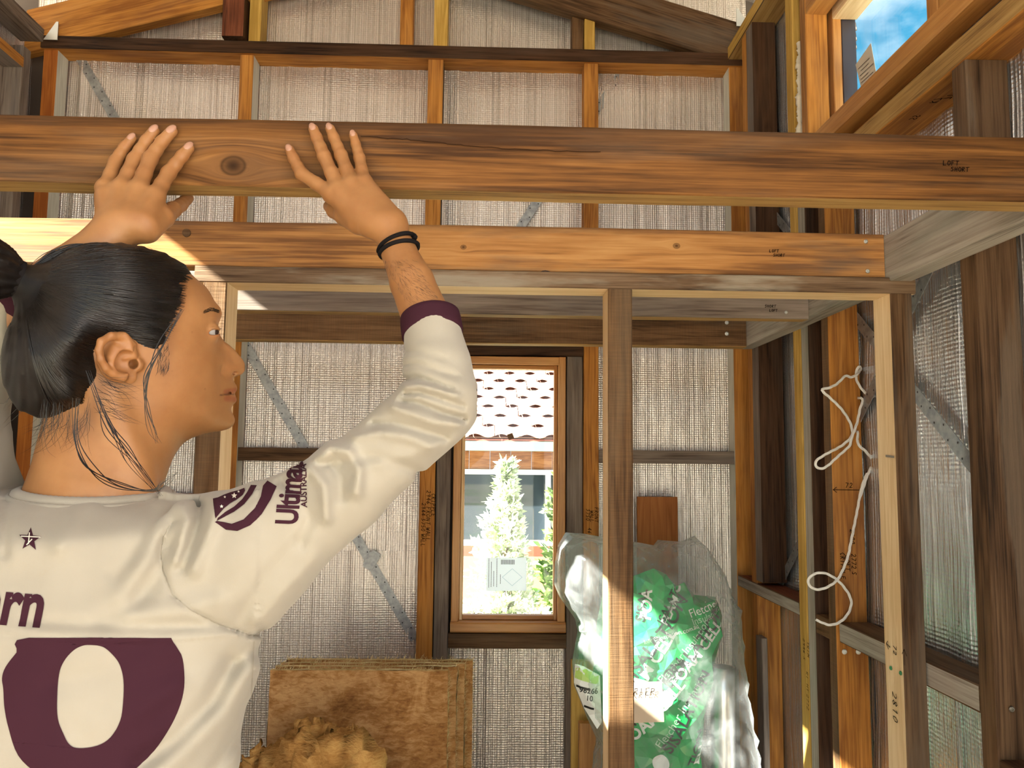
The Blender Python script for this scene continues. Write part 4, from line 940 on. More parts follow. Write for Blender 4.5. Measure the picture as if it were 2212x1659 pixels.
def text_tris(body, size, bold=0., italic=0., spacing=1.0):
    cu = bpy.data.curves.new('lettering', 'FONT'); cu.body = body; cu.size = size; cu.offset = bold; cu.shear = italic; cu.space_character = spacing; cu.resolution_u = 4
    o = bpy.data.objects.new('lettering', cu); COL.objects.link(o)
    dg = bpy.context.evaluated_depsgraph_get(); me = bpy.data.meshes.new_from_object(o.evaluated_get(dg))
    bpy.data.objects.remove(o)
    bm = bmesh.new(); bm.from_mesh(me); bpy.data.meshes.remove(me); bmesh.ops.triangulate(bm, faces=bm.faces[:])
    return bm
def refine(bm, L):
    for it in range(6):
        es = [e for e in bm.edges if e.calc_length() > L]
        if not es: break
        bmesh.ops.subdivide_edges(bm, edges=es, cuts=1); bmesh.ops.triangulate(bm, faces=bm.faces[:])
    return bm
def bvh_of(objs):
    vs, fs = [], []
    dg = bpy.context.evaluated_depsgraph_get()
    for o in objs:
        b = len(vs); mw = o.matrix_world if o.parent is None else o.parent.matrix_world @ o.matrix_parent_inverse @ o.matrix_basis
        me = o.data
        vs += [tuple(mw @ v.co) for v in me.vertices]; fs += [tuple(i+b for i in p.vertices) for p in me.polygons]
    return BVHTree.FromPolygons(vs, fs)
def print_on(name, bm, org, ux, uy, direction, bvh, mat, parent, lift=.0008, refine_l=.006, keep=None):
    """flat print laid onto a surface: 2D shape placed with org, ux, uy and dropped along direction"""
    refine(bm, refine_l); org, ux, uy, dr = Vector(org), Vector(ux), Vector(uy), Vector(direction).normalized()
    bad = []
    for v in bm.verts:
        p = org+ux*v.co.x+uy*v.co.y; h, n, i, d = bvh.ray_cast(p-dr*.5, dr)
        if h is None: bad.append(v); continue
        v.co = h-dr*lift
    bmesh.ops.delete(bm, geom=bad, context='VERTS')
    # triangles that bridge a fold or an edge are dropped
    bmesh.ops.delete(bm, geom=[f for f in bm.faces if max(e.calc_length() for e in f.edges) > refine_l*4.5], context='FACES')
    bmesh.ops.delete(bm, geom=[v for v in bm.verts if not v.link_faces], context='VERTS')
    return bm_obj(name, bm, mat, parent)
gb = bvh_of([green]); M_WHITEP = plain('white_print', (.85, .88, .85), .4); M_BLACKP = plain('black_print', (.012, .014, .014), .35); M_GREYP = plain('pale_green_print', (.45, .72, .52), .4)
def gtext(body, px, py, px2, py2, size_px, mat, bold=.0):
    a = measure(px, py, y=BAGY-.1); b = measure(px2, py2, y=BAGY-.1); u = Vector(b-a).normalized(); v = Vector((-u.z, 0, u.x)); s = size_px/1740.*(BAGY-.1)
    print_on('lettering', text_tris(body, s, bold*s), a, u, v, (0, 1, 0), gb, mat, green, lift=.0016, refine_l=.012)
gtext('SISALATION', 1363, 1482, 1428, 1392, 40, M_BLACKP, .02); gtext('FOAM CELL', 1358, 1532, 1444, 1398, 36, M_WHITEP, .03)
gtext('Fletcher Insulation', 1432, 1478, 1520, 1370, 22, M_GREYP)
gtext('SISALATION', 1448, 1488, 1552, 1362, 38, M_BLACKP, .02); gtext('FOAM CELL', 1462, 1486, 1545, 1386, 32, M_WHITEP, .03)
gtext('Fletcher Insulation', 1428, 1620, 1508, 1500, 24, M_GREYP); gtext('SISALATION', 1450, 1632, 1530, 1488, 34, M_BLACKP, .02)
gtext('FOAM CELL', 1362, 1622, 1440, 1530, 34, M_WHITEP, .03); gtext('SISALATION', 1362, 1585, 1420, 1510, 34, M_BLACKP, .02)
gtext('SISAL', 1392, 1345, 1402, 1290, 28, M_BLACKP, .02); gtext('FOA', 1404, 1340, 1412, 1290, 30, M_WHITEP, .03); gtext('FLAM CELL', 1440, 1352, 1484, 1285, 26, M_WHITEP, .03); gtext('ISALATION', 1430, 1350, 1474, 1282, 24, M_BLACKP, .02)
gtext('Fletcher', 1496, 1338, 1546, 1322, 23, M_WHITEP); gtext('Insulation', 1500, 1354, 1552, 1338, 20, M_GREYP)
gtext('info@insulation.com.au', 1392, 1392, 1462, 1372, 13, M_WHITEP); gtext('TION', 1510, 1668, 1530, 1610, 30, M_BLACKP, .02); gtext('ELL', 1524, 1672, 1545, 1625, 30, M_WHITEP, .03)
bm = bmesh.new()
for px, py in ((1438, 1510), (1428, 1650)):
    a = measure(px, py, y=BAGY-.1)
    bmc = bmesh.new(); bmesh.ops.create_circle(bmc, cap_ends=True, segments=24, radius=.021); bmesh.ops.triangulate(bmc, faces=bmc.faces[:])
    print_on('round_emblem', bmc, a, (1, 0, 0), (0, 0, 1), (0, 1, 0), gb, M_WHITEP, green, lift=.0014, refine_l=.012)
bm.free()
fb = bvh_of([bagg])
def rect_bm(w_, h_):
    b = bmesh.new(); vs = [b.verts.new(p) for p in ((0, 0, 0), (w_, 0, 0), (w_, h_, 0), (0, h_, 0))]; b.faces.new(vs); bmesh.ops.triangulate(b, faces=b.faces[:]); return b
bb = bvh_of([bagg])
a = measure(1312, 1553, y=BAGY-.14)
note = slab('paper_note', [[(a[0], 2.090, a[2]), (a[0]+.137, 2.087, a[2]+.006), (a[0]+.133, 2.09, a[2]+.104), (a[0]-.004, 2.092, a[2]+.098)]], (0, .0006, 0), plain('buff_paper', (.66, .52, .38), .8))
tag(note, 'square buff paper note stuck on the front of the plastic bag', 'note')
write('BARRIER', .016, (a[0]+.017, 2.0862, a[2]+.072), EX, (0, 0, 1), (0, -1, 0), note, .0016, seed=4)
lbl = cushion('printed_label', [(1242, 1435), (1262, 1440), (1296, 1460), (1300, 1560), (1290, 1575), (1262, 1530), (1240, 1475)], BAGY-.10, .012, .02, .003, [plain('white_label', (.82, .84, .80), .4)], 5, bagg)
lb = bvh_of([lbl])
for body, px, py, s_, m_ in (('96266', 1252, 1498, 15, M_BLACKP), ('10', 1266, 1515, 14, M_BLACKP)):
    q = measure(px, py, y=BAGY-.12); print_on('lettering', text_tris(body, s_/1740*2.3, .0003), q, (1, 0, -.08), (.08, 0, 1), (0, 1, 0), lb, m_, bagg, lift=.001, refine_l=.01)
for px, py, w_, h_, m_ in ((1246, 1487, .036, .006, M_BLACKP), (1256, 1530, .034, .006, M_BLACKP), (1243, 1468, .07, .034, plain('lime_print', (.45, .66, .16), .4))):
    q = measure(px, py, y=BAGY-.12); print_on('print_band', rect_bm(w_, h_), q, (1, 0, -.25), (.1, 0, 1), (0, 1, 0), lb, m_, bagg, lift=.0008, refine_l=.01)

# white rope hanging on the right wall
def tube_twist(name, paths, r, mat, parent=None, strands=3, twist=95.):
    vs, fs = [], []
    for P in paths:
        P = np.array(P, float)
        # Catmull-Rom resample
        Q = [P[0]]
        for i in range(len(P)-1):
            p0, p1, p2, p3 = P[max(i-1, 0)], P[i], P[i+1], P[min(i+2, len(P)-1)]; n = max(2, int(np.linalg.norm(p2-p1)/.003))
            for k in range(1, n+1):
                t = k/n; Q.append(.5*((2*p1)+(-p0+p2)*t+(2*p0-5*p1+4*p2-p3)*t*t+(-p0+3*p1-3*p2+p3)*t**3))
        Q = np.array(Q); T = np.gradient(Q, axis=0); T /= np.linalg.norm(T, axis=1)[:, None]+1e-9
        n = np.cross(T[0], (0, 1, .1)); n /= np.linalg.norm(n); s_ = 0
        N = []
        for i in range(len(Q)):
            n = n-T[i]*np.dot(n, T[i]); n /= np.linalg.norm(n); N.append(n)
        arc = np.concatenate([[0], np.cumsum(np.linalg.norm(np.diff(Q, axis=0), axis=1))])
        for st in range(strands):
            b0 = len(vs)
            for i in range(len(Q)):
                bn = np.cross(T[i], N[i]); ph = arc[i]*twist*2*PI/6+st*2*PI/strands if strands > 1 else 0
                c = Q[i]+(N[i]*math.cos(ph)+bn*math.sin(ph))*r*(.52 if strands > 1 else 0)
                rr = r*(.56 if strands > 1 else 1)
                for a in range(6): vs.append(c+(N[i]*math.cos(a*PI/3)+bn*math.sin(a*PI/3))*rr)
            for i in range(len(Q)-1):
                for a in range(6): b = (a+1) % 6; fs.append((b0+i*6+a, b0+i*6+b, b0+i*6+6+b, b0+i*6+6+a))
            fs.append(tuple(b0+5-a for a in range(6))); fs.append(tuple(b0+(len(Q)-1)*6+a for a in range(6)))
    return mesh_obj(name, vs, fs, mat, parent, smooth=True)
c7 = lambda L, y: [measure(1600+x/4.607, 740+yy/4.607, y=y+d) for x, yy, d in L]
RY = 1.845
r1 = c7([(1345, 535, -.03), (1280, 530, -.02), (1220, 480, 0), (1165, 400, 0), (1148, 330, 0), (1160, 262, 0), (1180, 238, 0), (1195, 262, .02), (1172, 300, 0), (1150, 325, -.01), (1100, 345, -.01), (1040, 335, -.012), (960, 410, -.015), (880, 450, -.02), (812, 465, -.02), (822, 492, -.02), (900, 560, -.015), (1000, 660, -.01), (1080, 780, 0), (1110, 880, 0), (1095, 945, 0), (1000, 1030, 0), (850, 1110, -.01), (760, 1170, -.015), (745, 1220, -.015), (790, 1255, -.015), (860, 1230, -.015), (960, 1140, -.012), (1080, 1030, -.01), (1100, 960, -.008), (1130, 880, -.006), (1160, 790, 0), (1190, 650, 0), (1215, 580, 0), (1195, 552, 0), (1150, 555, .03)], RY)
r2 = c7([(1140, 885, .03), (1165, 890, 0), (1162, 930, 0), (1172, 1015, -.01), (1250, 1090, -.01), (1312, 1180, 0), (1290, 1260, 0), (1220, 1400, 0), (1180, 1560, 0)], RY)
c4 = lambda L, y: [measure(1560+x/2.517, 1000+yy/2.517, y=y) for x, yy in L]
r2 += c4([(790, 60), (760, 130), (730, 280), (700, 430), (680, 520), (630, 630), (560, 680), (500, 685), (467, 650), (490, 610), (550, 598), (620, 632), (680, 700), (702, 760), (684, 820), (640, 865), (580, 880), (510, 853)], RY)
rope = tube_twist('rope', [r1, r2], .0031, plain('white_rope', (.80, .76, .70), .75))
tag(rope, 'white twisted rope looped and dangling from the strap on the right wall', 'rope')
# ------------------------------------------------------------------ the person
CAMP = np.array([0, 0, H])
def M(px, py, y): return measure(px, py, y=y)
def to_px(P):
    c = (P-CAMP) @ RC
    return 1106.+F_PX*c[:, 0]/-c[:, 2], 829.5-F_PX*c[:, 1]/-c[:, 2]
def smin(a, b, k):
    h = np.clip(.5+.5*(b-a)/k, 0, 1); return b*(1-h)+a*h-k*h*(1-h)
def smax(a, b, k): return -smin(-a, -b, k)
def cone(P, a, b, ra, rb):
    a = np.asarray(a); d = np.asarray(b)-a; t = np.clip((P-a) @ d/(d @ d), 0, 1)
    return np.linalg.norm(P-a-t[:, None]*d, axis=1)-(ra+(rb-ra)*t)
def chain(P, pts, rs, k):
    o = None
    for i in range(len(pts)-1):
        c = cone(P, pts[i], pts[i+1], rs[i], rs[i+1]); o = c if o is None else smin(o, c, k)
    return o
def ellip(P, c, R3, r):
    """ellipsoid with axes the rows of R3 and radii r"""
    q = (P-np.asarray(c)) @ np.asarray(R3).T; r = np.asarray(r)
    k0 = np.linalg.norm(q/r, axis=1); k1 = np.linalg.norm(q/(r*r), axis=1)+1e-9
    return k0*(k0-1)/k1
def polyd(px, py, line):
    d = None
    L = np.array(line, float)
    for i in range(len(L)-1):
        a, b = L[i], L[i+1]; e = b-a; t = np.clip(((px-a[0])*e[0]+(py-a[1])*e[1])/(e @ e), 0, 1)
        q = (px-a[0]-t*e[0])**2+(py-a[1]-t*e[1])**2; d = q if d is None else np.minimum(d, q)
    return np.sqrt(d)
def snets(V, lo, h):
    s = V < 0; c = np.zeros(tuple(n-1 for n in V.shape), np.int8)
    for dx in (0, 1):
        for dy in (0, 1):
            for dz in (0, 1): c += s[dx:V.shape[0]-1+dx, dy:V.shape[1]-1+dy, dz:V.shape[2]-1+dz]
    mixed = (c > 0) & (c < 8); idx = np.full(c.shape, -1, np.int64); I = np.argwhere(mixed); idx[mixed] = np.arange(len(I))
    acc = np.zeros((len(I), 3)); cnt = np.zeros(len(I))
    for ax in range(3):
        e = np.eye(3, dtype=int)[ax]; o1, o2 = np.eye(3, dtype=int)[(ax+1) % 3], np.eye(3, dtype=int)[(ax+2) % 3]
        for q in (0, 1):
            for r in (0, 1):
                a = o1*q+o2*r; A = I+a; B = A+e
                va = V[A[:, 0], A[:, 1], A[:, 2]]; vb = V[B[:, 0], B[:, 1], B[:, 2]]
                m = (va < 0) != (vb < 0); t = np.where(m, va/(va-vb+1e-12), 0)
                acc += m[:, None]*(a+t[:, None]*e); cnt += m
    verts = np.array(lo)+h*(I+acc/cnt[:, None]); F = []
    for ax in range(3):
        e = np.eye(3, dtype=int)[ax]; u, v = np.eye(3, dtype=int)[(ax+1) % 3], np.eye(3, dtype=int)[(ax+2) % 3]
        sl0 = [slice(None)]*3; sl1 = [slice(None)]*3; sl0[ax] = slice(0, -1); sl1[ax] = slice(1, None)
        a = s[tuple(sl0)]; b = s[tuple(sl1)]; E = np.argwhere(a != b)
        E = E[(E[:, (ax+1) % 3] > 0) & (E[:, (ax+2) % 3] > 0)]
        ok = (E[:, (ax+1) % 3] < c.shape[(ax+1) % 3]) & (E[:, (ax+2) % 3] < c.shape[(ax+2) % 3]); E = E[ok]
        fl = a[E[:, 0], E[:, 1], E[:, 2]]
        g = lambda Q: idx[Q[:, 0], Q[:, 1], Q[:, 2]]
        q = np.stack([g(E-u-v), g(E-v), g(E), g(E-u)], 1); q = np.where(fl[:, None], q, q[:, ::-1]); F.append(q)
    return verts, np.concatenate(F)
def mesh_sdf(f, lo, hi, h, band=None):
    lo = np.array(lo, float); n = np.ceil((np.array(hi)-lo)/h).astype(int); n = (n//4+1)*4
    cg = np.stack(np.meshgrid(*[np.arange(k//4)*4+1.5 for k in n], indexing='ij'), -1).reshape(-1, 3)
    fc = np.concatenate([f(lo+h*c) for c in np.array_split(cg, max(1, len(cg)//400000))]).reshape(tuple(n//4)).astype(np.float32)
    V = np.repeat(np.repeat(np.repeat(fc, 4, 0), 4, 1), 4, 2)
    B = np.argwhere(np.abs(fc) < (band or h*4.6))
    off = np.stack(np.meshgrid(*[np.arange(4)]*3, indexing='ij'), -1).reshape(-1, 3)
    G = (B[:, None, :]*4+off[None]).reshape(-1, 3)
    for g in np.array_split(G, max(1, len(G)//400000)):
        V[g[:, 0], g[:, 1], g[:, 2]] = f(lo+h*g)
    return snets(V, lo, h)
def relax(v, F, it=1, lam=.5):
    e = np.concatenate([F[:, [0, 1]], F[:, [1, 2]], F[:, [2, 3]], F[:, [3, 0]]])
    for _ in range(it):
        s = np.zeros_like(v); c = np.zeros(len(v))
        for a, b in ((0, 1), (1, 0)):
            for k in range(3): s[:, k] += np.bincount(e[:, a], v[e[:, b], k], len(v))
            c += np.bincount(e[:, a], None, len(v))
        v = v+lam*(s/c[:, None]-v)
    return v
def sdf_obj(name, parts, mats, parent, tint=None):
    vs = np.concatenate([p[0] for p in parts]); fs = []; b = 0
    for v, F in parts: fs.append(F+b); b += len(v)
    fs = np.concatenate(fs); me = bpy.data.meshes.new(name)
    me.vertices.add(len(vs)); me.vertices.foreach_set('co', vs.astype(np.float32).ravel())
    me.loops.add(len(fs)*4); me.loops.foreach_set('vertex_index', fs.astype(np.int32).ravel())
    me.polygons.add(len(fs)); me.polygons.foreach_set('loop_start', np.arange(len(fs), dtype=np.int32)*4); me.polygons.foreach_set('loop_total', np.full(len(fs), 4, np.int32))
    me.update(calc_edges=True); me.validate(); me.polygons.foreach_set('use_smooth', [True]*len(me.polygons))
    for m in (mats if isinstance(mats, list) else [mats]): me.materials.append(m)
    if tint is not None:
        at = me.color_attributes.new('tint', 'FLOAT_COLOR', 'POINT'); c = np.ones((len(vs), 4), np.float32); c[:, :3] = tint(vs); at.data.foreach_set('color', c.ravel())
    o = bpy.data.objects.new(name, me); link(o)
    if parent is not None: world_parent(o, parent)
    return o
def tps(pts, val, lam=1e-7):
    P = np.array(pts, float); n = len(P); r = np.hypot(P[:, None, 0]-P[None, :, 0], P[:, None, 1]-P[None, :, 1])
    K = np.where(r > 0, r*r*np.log(r+1e-12), 0)+lam*np.eye(n); A = np.zeros((n+3, n+3)); A[:n, :n] = K; A[:n, n] = 1; A[:n, n+1:] = P; A[n, :n] = 1; A[n+1:, :n] = P.T
    w_ = np.linalg.solve(A, np.concatenate([val, np.zeros(3)]))
    def f(Q):
        r = np.hypot(Q[:, None, 0]-P[None, :, 0], Q[:, None, 1]-P[None, :, 1]); return np.where(r > 0, r*r*np.log(r+1e-12), 0) @ w_[:n]+w_[n]+Q @ w_[n+1:]
    return f
class Grid2:
    """a 2D function sampled on a fine grid, with its gradient"""
    def __init__(s, f, lo, hi, h):
        s.lo = np.array(lo); s.h = h; n = ((np.array(hi)-lo)/h).astype(int)+1; s.n = n
        g = np.stack(np.meshgrid(np.arange(n[0]), np.arange(n[1]), indexing='ij'), -1).reshape(-1, 2)
        s.v = np.concatenate([f(s.lo+h*c) for c in np.array_split(g, 8)]).reshape(tuple(n)); s.gx, s.gy = np.gradient(s.v, h)
    def __call__(s, Q, grad=False):
        q = np.clip((Q-s.lo)/s.h, 0, np.array(s.n)-1.001); i = q.astype(int); t = q-i
        def bl(A): return (A[i[:, 0], i[:, 1]]*(1-t[:, 0])*(1-t[:, 1])+A[i[:, 0]+1, i[:, 1]]*t[:, 0]*(1-t[:, 1])+A[i[:, 0], i[:, 1]+1]*(1-t[:, 0])*t[:, 1]+A[i[:, 0]+1, i[:, 1]+1]*t[:, 0]*t[:, 1])
        return (bl(s.v), bl(s.gx), bl(s.gy)) if grad else bl(s.v)

# head frame: u towards the face, v up, w towards the person's right (our side)
HY = .95
HC = M(255, 745, HY); e3 = HC-CAMP; HD = np.linalg.norm(e3); e3 = e3/HD
e1 = np.cross(e3, (0, 0, 1.)); e1 /= np.linalg.norm(e1); e2 = np.cross(e1, e3)
AL = math.radians(12); ca, sa = math.cos(AL), math.sin(AL)
HF = np.stack([e1*ca+e3*sa, e2, -e3*ca+e1*sa])          # rows u, v, w
def ab(px, py):
    d = RC @ np.array([(px-1106.)/F_PX, -(py-829.5)/F_PX, -1.]); p = CAMP+d*(HD/(d @ e3))-HC; return p @ e1, p @ e2
def uv(px, py, w=0.):
    a, b = ab(px, py); k = 1-w*ca/HD                     # nearer points are drawn larger
    return np.array([(a*k-w*sa)/ca, b*k])
def HP(px, py, w): q = uv(px, py, w); return HC+q[0]*HF[0]+q[1]*HF[1]+w*HF[2]
def HL(P): return (P-HC) @ HF.T
face = [(413.0, 590), (425.2, 601), (442.1, 613.7), (456.2, 632), (466.8, 650), (478.0, 662), (482.0, 673), (481.0, 684), (475.0, 698), (473.2, 712), (477.8, 722), (485.9, 733), (498.1, 743), (512.8, 755.5), (525.0, 769.4), (534.6, 783.2), (537.0, 792.3), (535.4, 803.8), (527.1, 811.8), (516.0, 815), (510.5, 819), (512.1, 826.7), (517.8, 835.9), (518.5, 845), (514.2, 851.5), (515.5, 858.8), (517.8, 866.8), (514.4, 873.6), (507.5, 880.5), (505.2, 888.5), (510.1, 900), (513.4, 911.4), (509.3, 922.9), (500.5, 930), (482.5, 935), (451.4, 939), (424.5, 946), (402.8, 955), (380.0, 966)]
skull = [(300, 541), (340, 550), (380, 566), (260, 536), (220, 539), (180, 550), (140, 570), (105, 600), (78, 640), (64, 690), (62, 740), (72, 790), (92, 835), (115, 870), (140, 905), (170, 950), (260, 985), (330, 985)]
inner = [(235, 600, .062), (300, 600, .060), (360, 610, .052), (170, 620, .055), (230, 660, .071), (160, 680, .066), (300, 660, .070), (120, 720, .057), (180, 740, .070), (240, 730, .072), (350, 660, .064), (395, 650, .054), (425, 640, .044), (450, 660, .036), (462, 675, .033), (440, 680, .045), (420, 690, .052), (385, 700, .061), (330, 730, .070), (290, 760, .069),
 (455, 700, .0375), (466, 704, .0305), (460, 716, .036), (446, 716, .0425), (470, 722, .0275), (455, 732, .040), (430, 730, .0505), (405, 740, .059), (440, 760, .0505), (462, 765, .0405), (415, 775, .0590), (380, 780, .065), (340, 790, .0675), (300, 800, .066), (250, 800, .066), (190, 800, .062), (140, 800, .052),
 (484, 744, .0105), (478, 752, .019), (471, 745, .028), (497, 760, .0095), (490, 770, .0155), (481, 778, .026), (510, 782, .0105), (500, 787, .0165), (491, 797, .0195), (483, 806, .0235), (505, 800, .0155), (518, 797, .0105), (498, 812, .0155), (473, 795, .034),
 (490, 825, .0215), (498, 836, .0165), (505, 843, .0125), (480, 840, .0275), (497, 851, .0165), (484, 852, .0245), (473, 852, .0325), (502, 862, .0135), (492, 866, .0195), (480, 868, .0270), (466, 835, .0380), (450, 810, .047), (430, 830, .0535), (400, 840, .0595), (360, 850, .0610), (320, 860, .0585), (270, 860, .055),
 (490, 885, .0185), (478, 892, .0265), (462, 880, .036), (494, 905, .0165), (484, 915, .0205), (468, 912, .029), (445, 900, .040), (420, 890, .047), (390, 895, .0515), (350, 905, .0505), (450, 925, .0265), (420, 925, .0330), (380, 930, .0380), (340, 930, .042), (300, 930, .045), (230, 930, .045), (190, 880, .045)]
HPTS = [uv(x, y) for x, y in face]+[uv(x, y) for x, y in skull]+[uv(x, y, w) for x, y, w in inner]
HVAL = np.array([0.]*(len(face)+len(skull))+[w*w for _, _, w in inner])
# keep the field falling away outside the outline
outl = np.array([uv(x, y) for x, y in face[::2]+skull]); cen = np.array(uv(270, 760)); ext = outl+(outl-cen)/np.linalg.norm(outl-cen, axis=1)[:, None]*.022
HPTS = np.array(HPTS+[p for p in ext[len(face[::2]):]]); HVAL = np.concatenate([HVAL, [-.0016]*len(skull)])
qf = tps(HPTS, HVAL, 2e-8); GLO, GHI = np.array([-.20, -.19]), np.array([.19, .16])
QG = Grid2(qf, GLO, GHI, .0012)
def sd_q(G, L, cap=.022):
    q, gx, gy = G(L[:, :2], True); w_ = L[:, 2]
    return (w_*w_-q)/np.sqrt(4*w_*w_+gx*gx+gy*gy+1e-5)
def skin_w(px, py):
    w_ = .03
    for _ in range(5): w_ = math.sqrt(max(float(QG(uv(px, py, w_)[None])[0]), 1e-8))
    return w_
NECK_A, NECK_B = HP(262, 900, 0.), M(215, 1075, .945)
EARW = .0665
def E_(px, py, w): return HP(px, py, w)
helix = [E_(289, 768, .070), E_(287, 745, .0735), E_(268, 727, .077), E_(240, 726, .083), E_(219, 738, .087), E_(214, 756, .088), E_(218, 776, .087), E_(229, 795, .084), E_(244, 807, .080), E_(262, 815, .076)]
anti = [E_(268, 742, .074), E_(248, 752, .078), E_(240, 772, .080), E_(246, 794, .079), E_(262, 804, .076)]
EYE_C = HP(456.5, 716.5, .0275)
EYE_R = .0106
EYE_U = uv(464.5, 717.3, .035)
def f_head(P):
    L = HL(P); s = sd_q(QG, L)
    s = np.maximum(s, -(L[:, 1]+.16))
    # neck, nape and the strap muscle below the ear
    n = chain(P, [NECK_A, HP(250, 960, 0.0), NECK_B], [.050, .056, .064], .03)
    n = smin(n, cone(P, HP(200, 880, 0.), M(175, 1060, .955), .045, .052), .03)
    n = smin(n, cone(P, HP(235, 860, .052), M(318, 1075, .935), .012, .010), .02)
    n = smin(n, cone(P, M(180, 1030, .955), M(95, 1125, .95), .032, .028), .03)
    s = smin(s, n, .022)
    # eyes: socket for the ball, lids around it (both sides)
    for sg in (1, -1):
        Q = P if sg == 1 else HC+(L*np.array([1, 1, -1])) @ HF
        LQ = HL(Q); ball = np.linalg.norm(Q-EYE_C, axis=1)-EYE_R
        s = smin(s, ball-.0020, .004)
        du = (LQ[:, 0]-EYE_U[0]); du = np.where(du > 0, du/.0110, du/.0062); dv = (LQ[:, 1]-EYE_U[1]-.0012*np.clip(du, -1.2, .6))/.0031
        s = smax(s, -np.maximum(ball-.007, np.maximum((np.hypot(du, dv)-1)*.0031, .012-LQ[:, 2])), .0008)
        s = smax(s, -chain(Q, [HP(449, 709, .0428), HP(457, 703.5, .0405), HP(467, 702, .036)], [.0005, .0009, .0006], .001), .002)
        s = smax(s, -ellip(Q, HP(511.5, 807.5, .0070), HF, (.0048, .0020, .0042)), .0015)          # nostril
        s = smax(s, -chain(Q, [HP(494, 790, .0225), HP(486.5, 797, .0245), HP(484, 807, .0255), HP(490, 812, .0215)], [.0002, .0016, .0016, .0004], .001), .0035)   # wing crease
        # ear
        ear = chain(Q, helix, [.003, .0036, .0040, .0042, .0042, .0040, .0038, .0040, .0046, .0052], .002)
        ear = smin(ear, chain(Q, anti, [.0022, .0032, .0036, .0036, .0030], .002), .003)
        R3 = np.stack([HF[0]*.93+HF[2]*.36, HF[1], HF[2]*.93-HF[0]*.36]); R3[0] = R3[0]*1.
        plate = ellip(Q, E_(250, 772, .0745), R3, (.0185, .0265, .0042)); ear = smin(ear, plate, .006)
        ear = smin(ear, ellip(Q, E_(279, 814, .0700), HF, (.0085, .0080, .0040)), .005)
        ear = smin(ear, cone(Q, E_(266, 775, .060), E_(252, 772, .072), .014, .012), .008)
        ear = smax(ear, -ellip(Q, E_(270, 781, .0790), HF, (.0120, .0125, .0095)), .003)
        ear = smin(ear, ellip(Q, E_(299, 789, .0690), HF, (.0055, .0072, .0050)), .004)
        ear = smin(ear, cone(Q, E_(290, 768, .0705), E_(268, 774, .0715), .0028, .0018), .003)
        s = smin(s, ear, .004)
        s = smax(s, -ellip(Q, E_(287, 786, .0665), HF, (.0050, .0055, .0100)), .002)
    s = smax(s, -chain(P, [HP(477.5, 853.5, .0305), HP(487, 852.5, .0240), HP(498, 851.5, .0160), HP(510, 851.5, .0)], [.0005, .0012, .0013, .0012], .001), .0012)
    return s
hv, hfc = mesh_sdf(f_head, HC+np.array([-.23, -.20, -.30]), HC+np.array([.20, .22, .17]), .0015, band=.010)

# hands and forearms
def hand(fingers, palm, fore, thumb, k=.004):
    def f(P):
        s = None
        for pts, rs in fingers:
            c = chain(P, pts, rs, .0035); s = c if s is None else np.minimum(s, c)
        for a, b, ra, rb in palm: s = smin(s, cone(P, a, b, ra, rb), .0062)
        s = smin(s, chain(P, fore[0], fore[1], .004), .018)
        if thumb: s = smin(s, chain(P, thumb[0], thumb[1], .004), .008)
        return s
    return f
FB = 1.0295                                   # front face of the joist
def fing(L, r=(.0073, .0078, .0088, .0093)):
    # tip, far joint, middle joint, knuckle given as pixels and distances
    p = [M(*q) for q in L]; r = list(r)
    pts = [p[0], p[1], (p[1]+p[2])/2, p[2], p[2]*.52+p[3]*.48, p[3]]
    return pts, [r[0], r[1], (r[1]+r[2])/2*.95, r[2]*1.02, (r[2]*.52+r[3]*.48)*.90, r[3]]
RH = [fing([(626, 324, FB-.0072), (634.5, 343, FB-.0095), (652, 376, FB-.0165), (719, 420, .993)], (.0063, .0070, .0083, .0105)),
      fing([(677, 279, FB-.0075), (684.5, 298, FB-.0095), (700.5, 338, FB-.0190), (733, 411, .990)], (.0066, .0072, .0084, .0108)),
      fing([(713, 278, FB-.0073), (721.5, 298, FB-.0095), (737, 336, FB-.0185), (761, 400, .990)], (.0063, .0069, .0081, .0105)),
      fing([(763, 292, FB-.0066), (768.5, 312, FB-.0085), (776.5, 341, FB-.0155), (787, 397, .992)], (.0056, .0061, .0071, .0098))]
RW = M(846, 500, .962)
rp_ = [(RH[0][0][5], M(800, 482, .972), .0122, .0185), (RH[1][0][5], M(815, 482, .966), .0125, .0185), (RH[2][0][5], M(832, 482, .966), .0120, .0180), (RH[3][0][5], M(845, 478, .970), .0112, .0170), (M(719, 424, 1.0), M(788, 398, 1.0), .0095, .0095), (M(757, 440, .998), M(800, 420, .995), .012, .012)]
rfore = ([RW, M(862, 545, .950), M(890, 610, .928), M(932, 715, .900), M(955, 860, .870)], [.0195, .0208, .0255, .0285, .030])
rth = ([M(775, 480, .982), M(745, 466, 1.005), M(722, 455, 1.035), M(712, 446, 1.068)], [.0155, .0125, .0098, .0085])
LH = [fing([(285, 299, FB-.0068), (269, 318, FB-.009), (249, 349, FB-.016), (228, 408, .990)], (.0060, .0066, .0078, .0105)),
      fing([(333, 283, FB-.0075), (316, 305, FB-.010), (290.5, 345, FB-.019), (262, 408, .986)], (.0070, .0075, .0088, .0110)),
      fing([(371, 284, FB-.0075), (349.5, 307, FB-.010), (324.5, 343, FB-.020), (298, 411, .985)], (.0073, .0078, .0092, .0112)),
      fing([(408, 320, FB-.0072), (393.5, 337, FB-.0095), (364, 374, FB-.018), (334, 426, .986)], (.0070, .0076, .0090, .0112))]
LW_ = M(266, 496, .966)
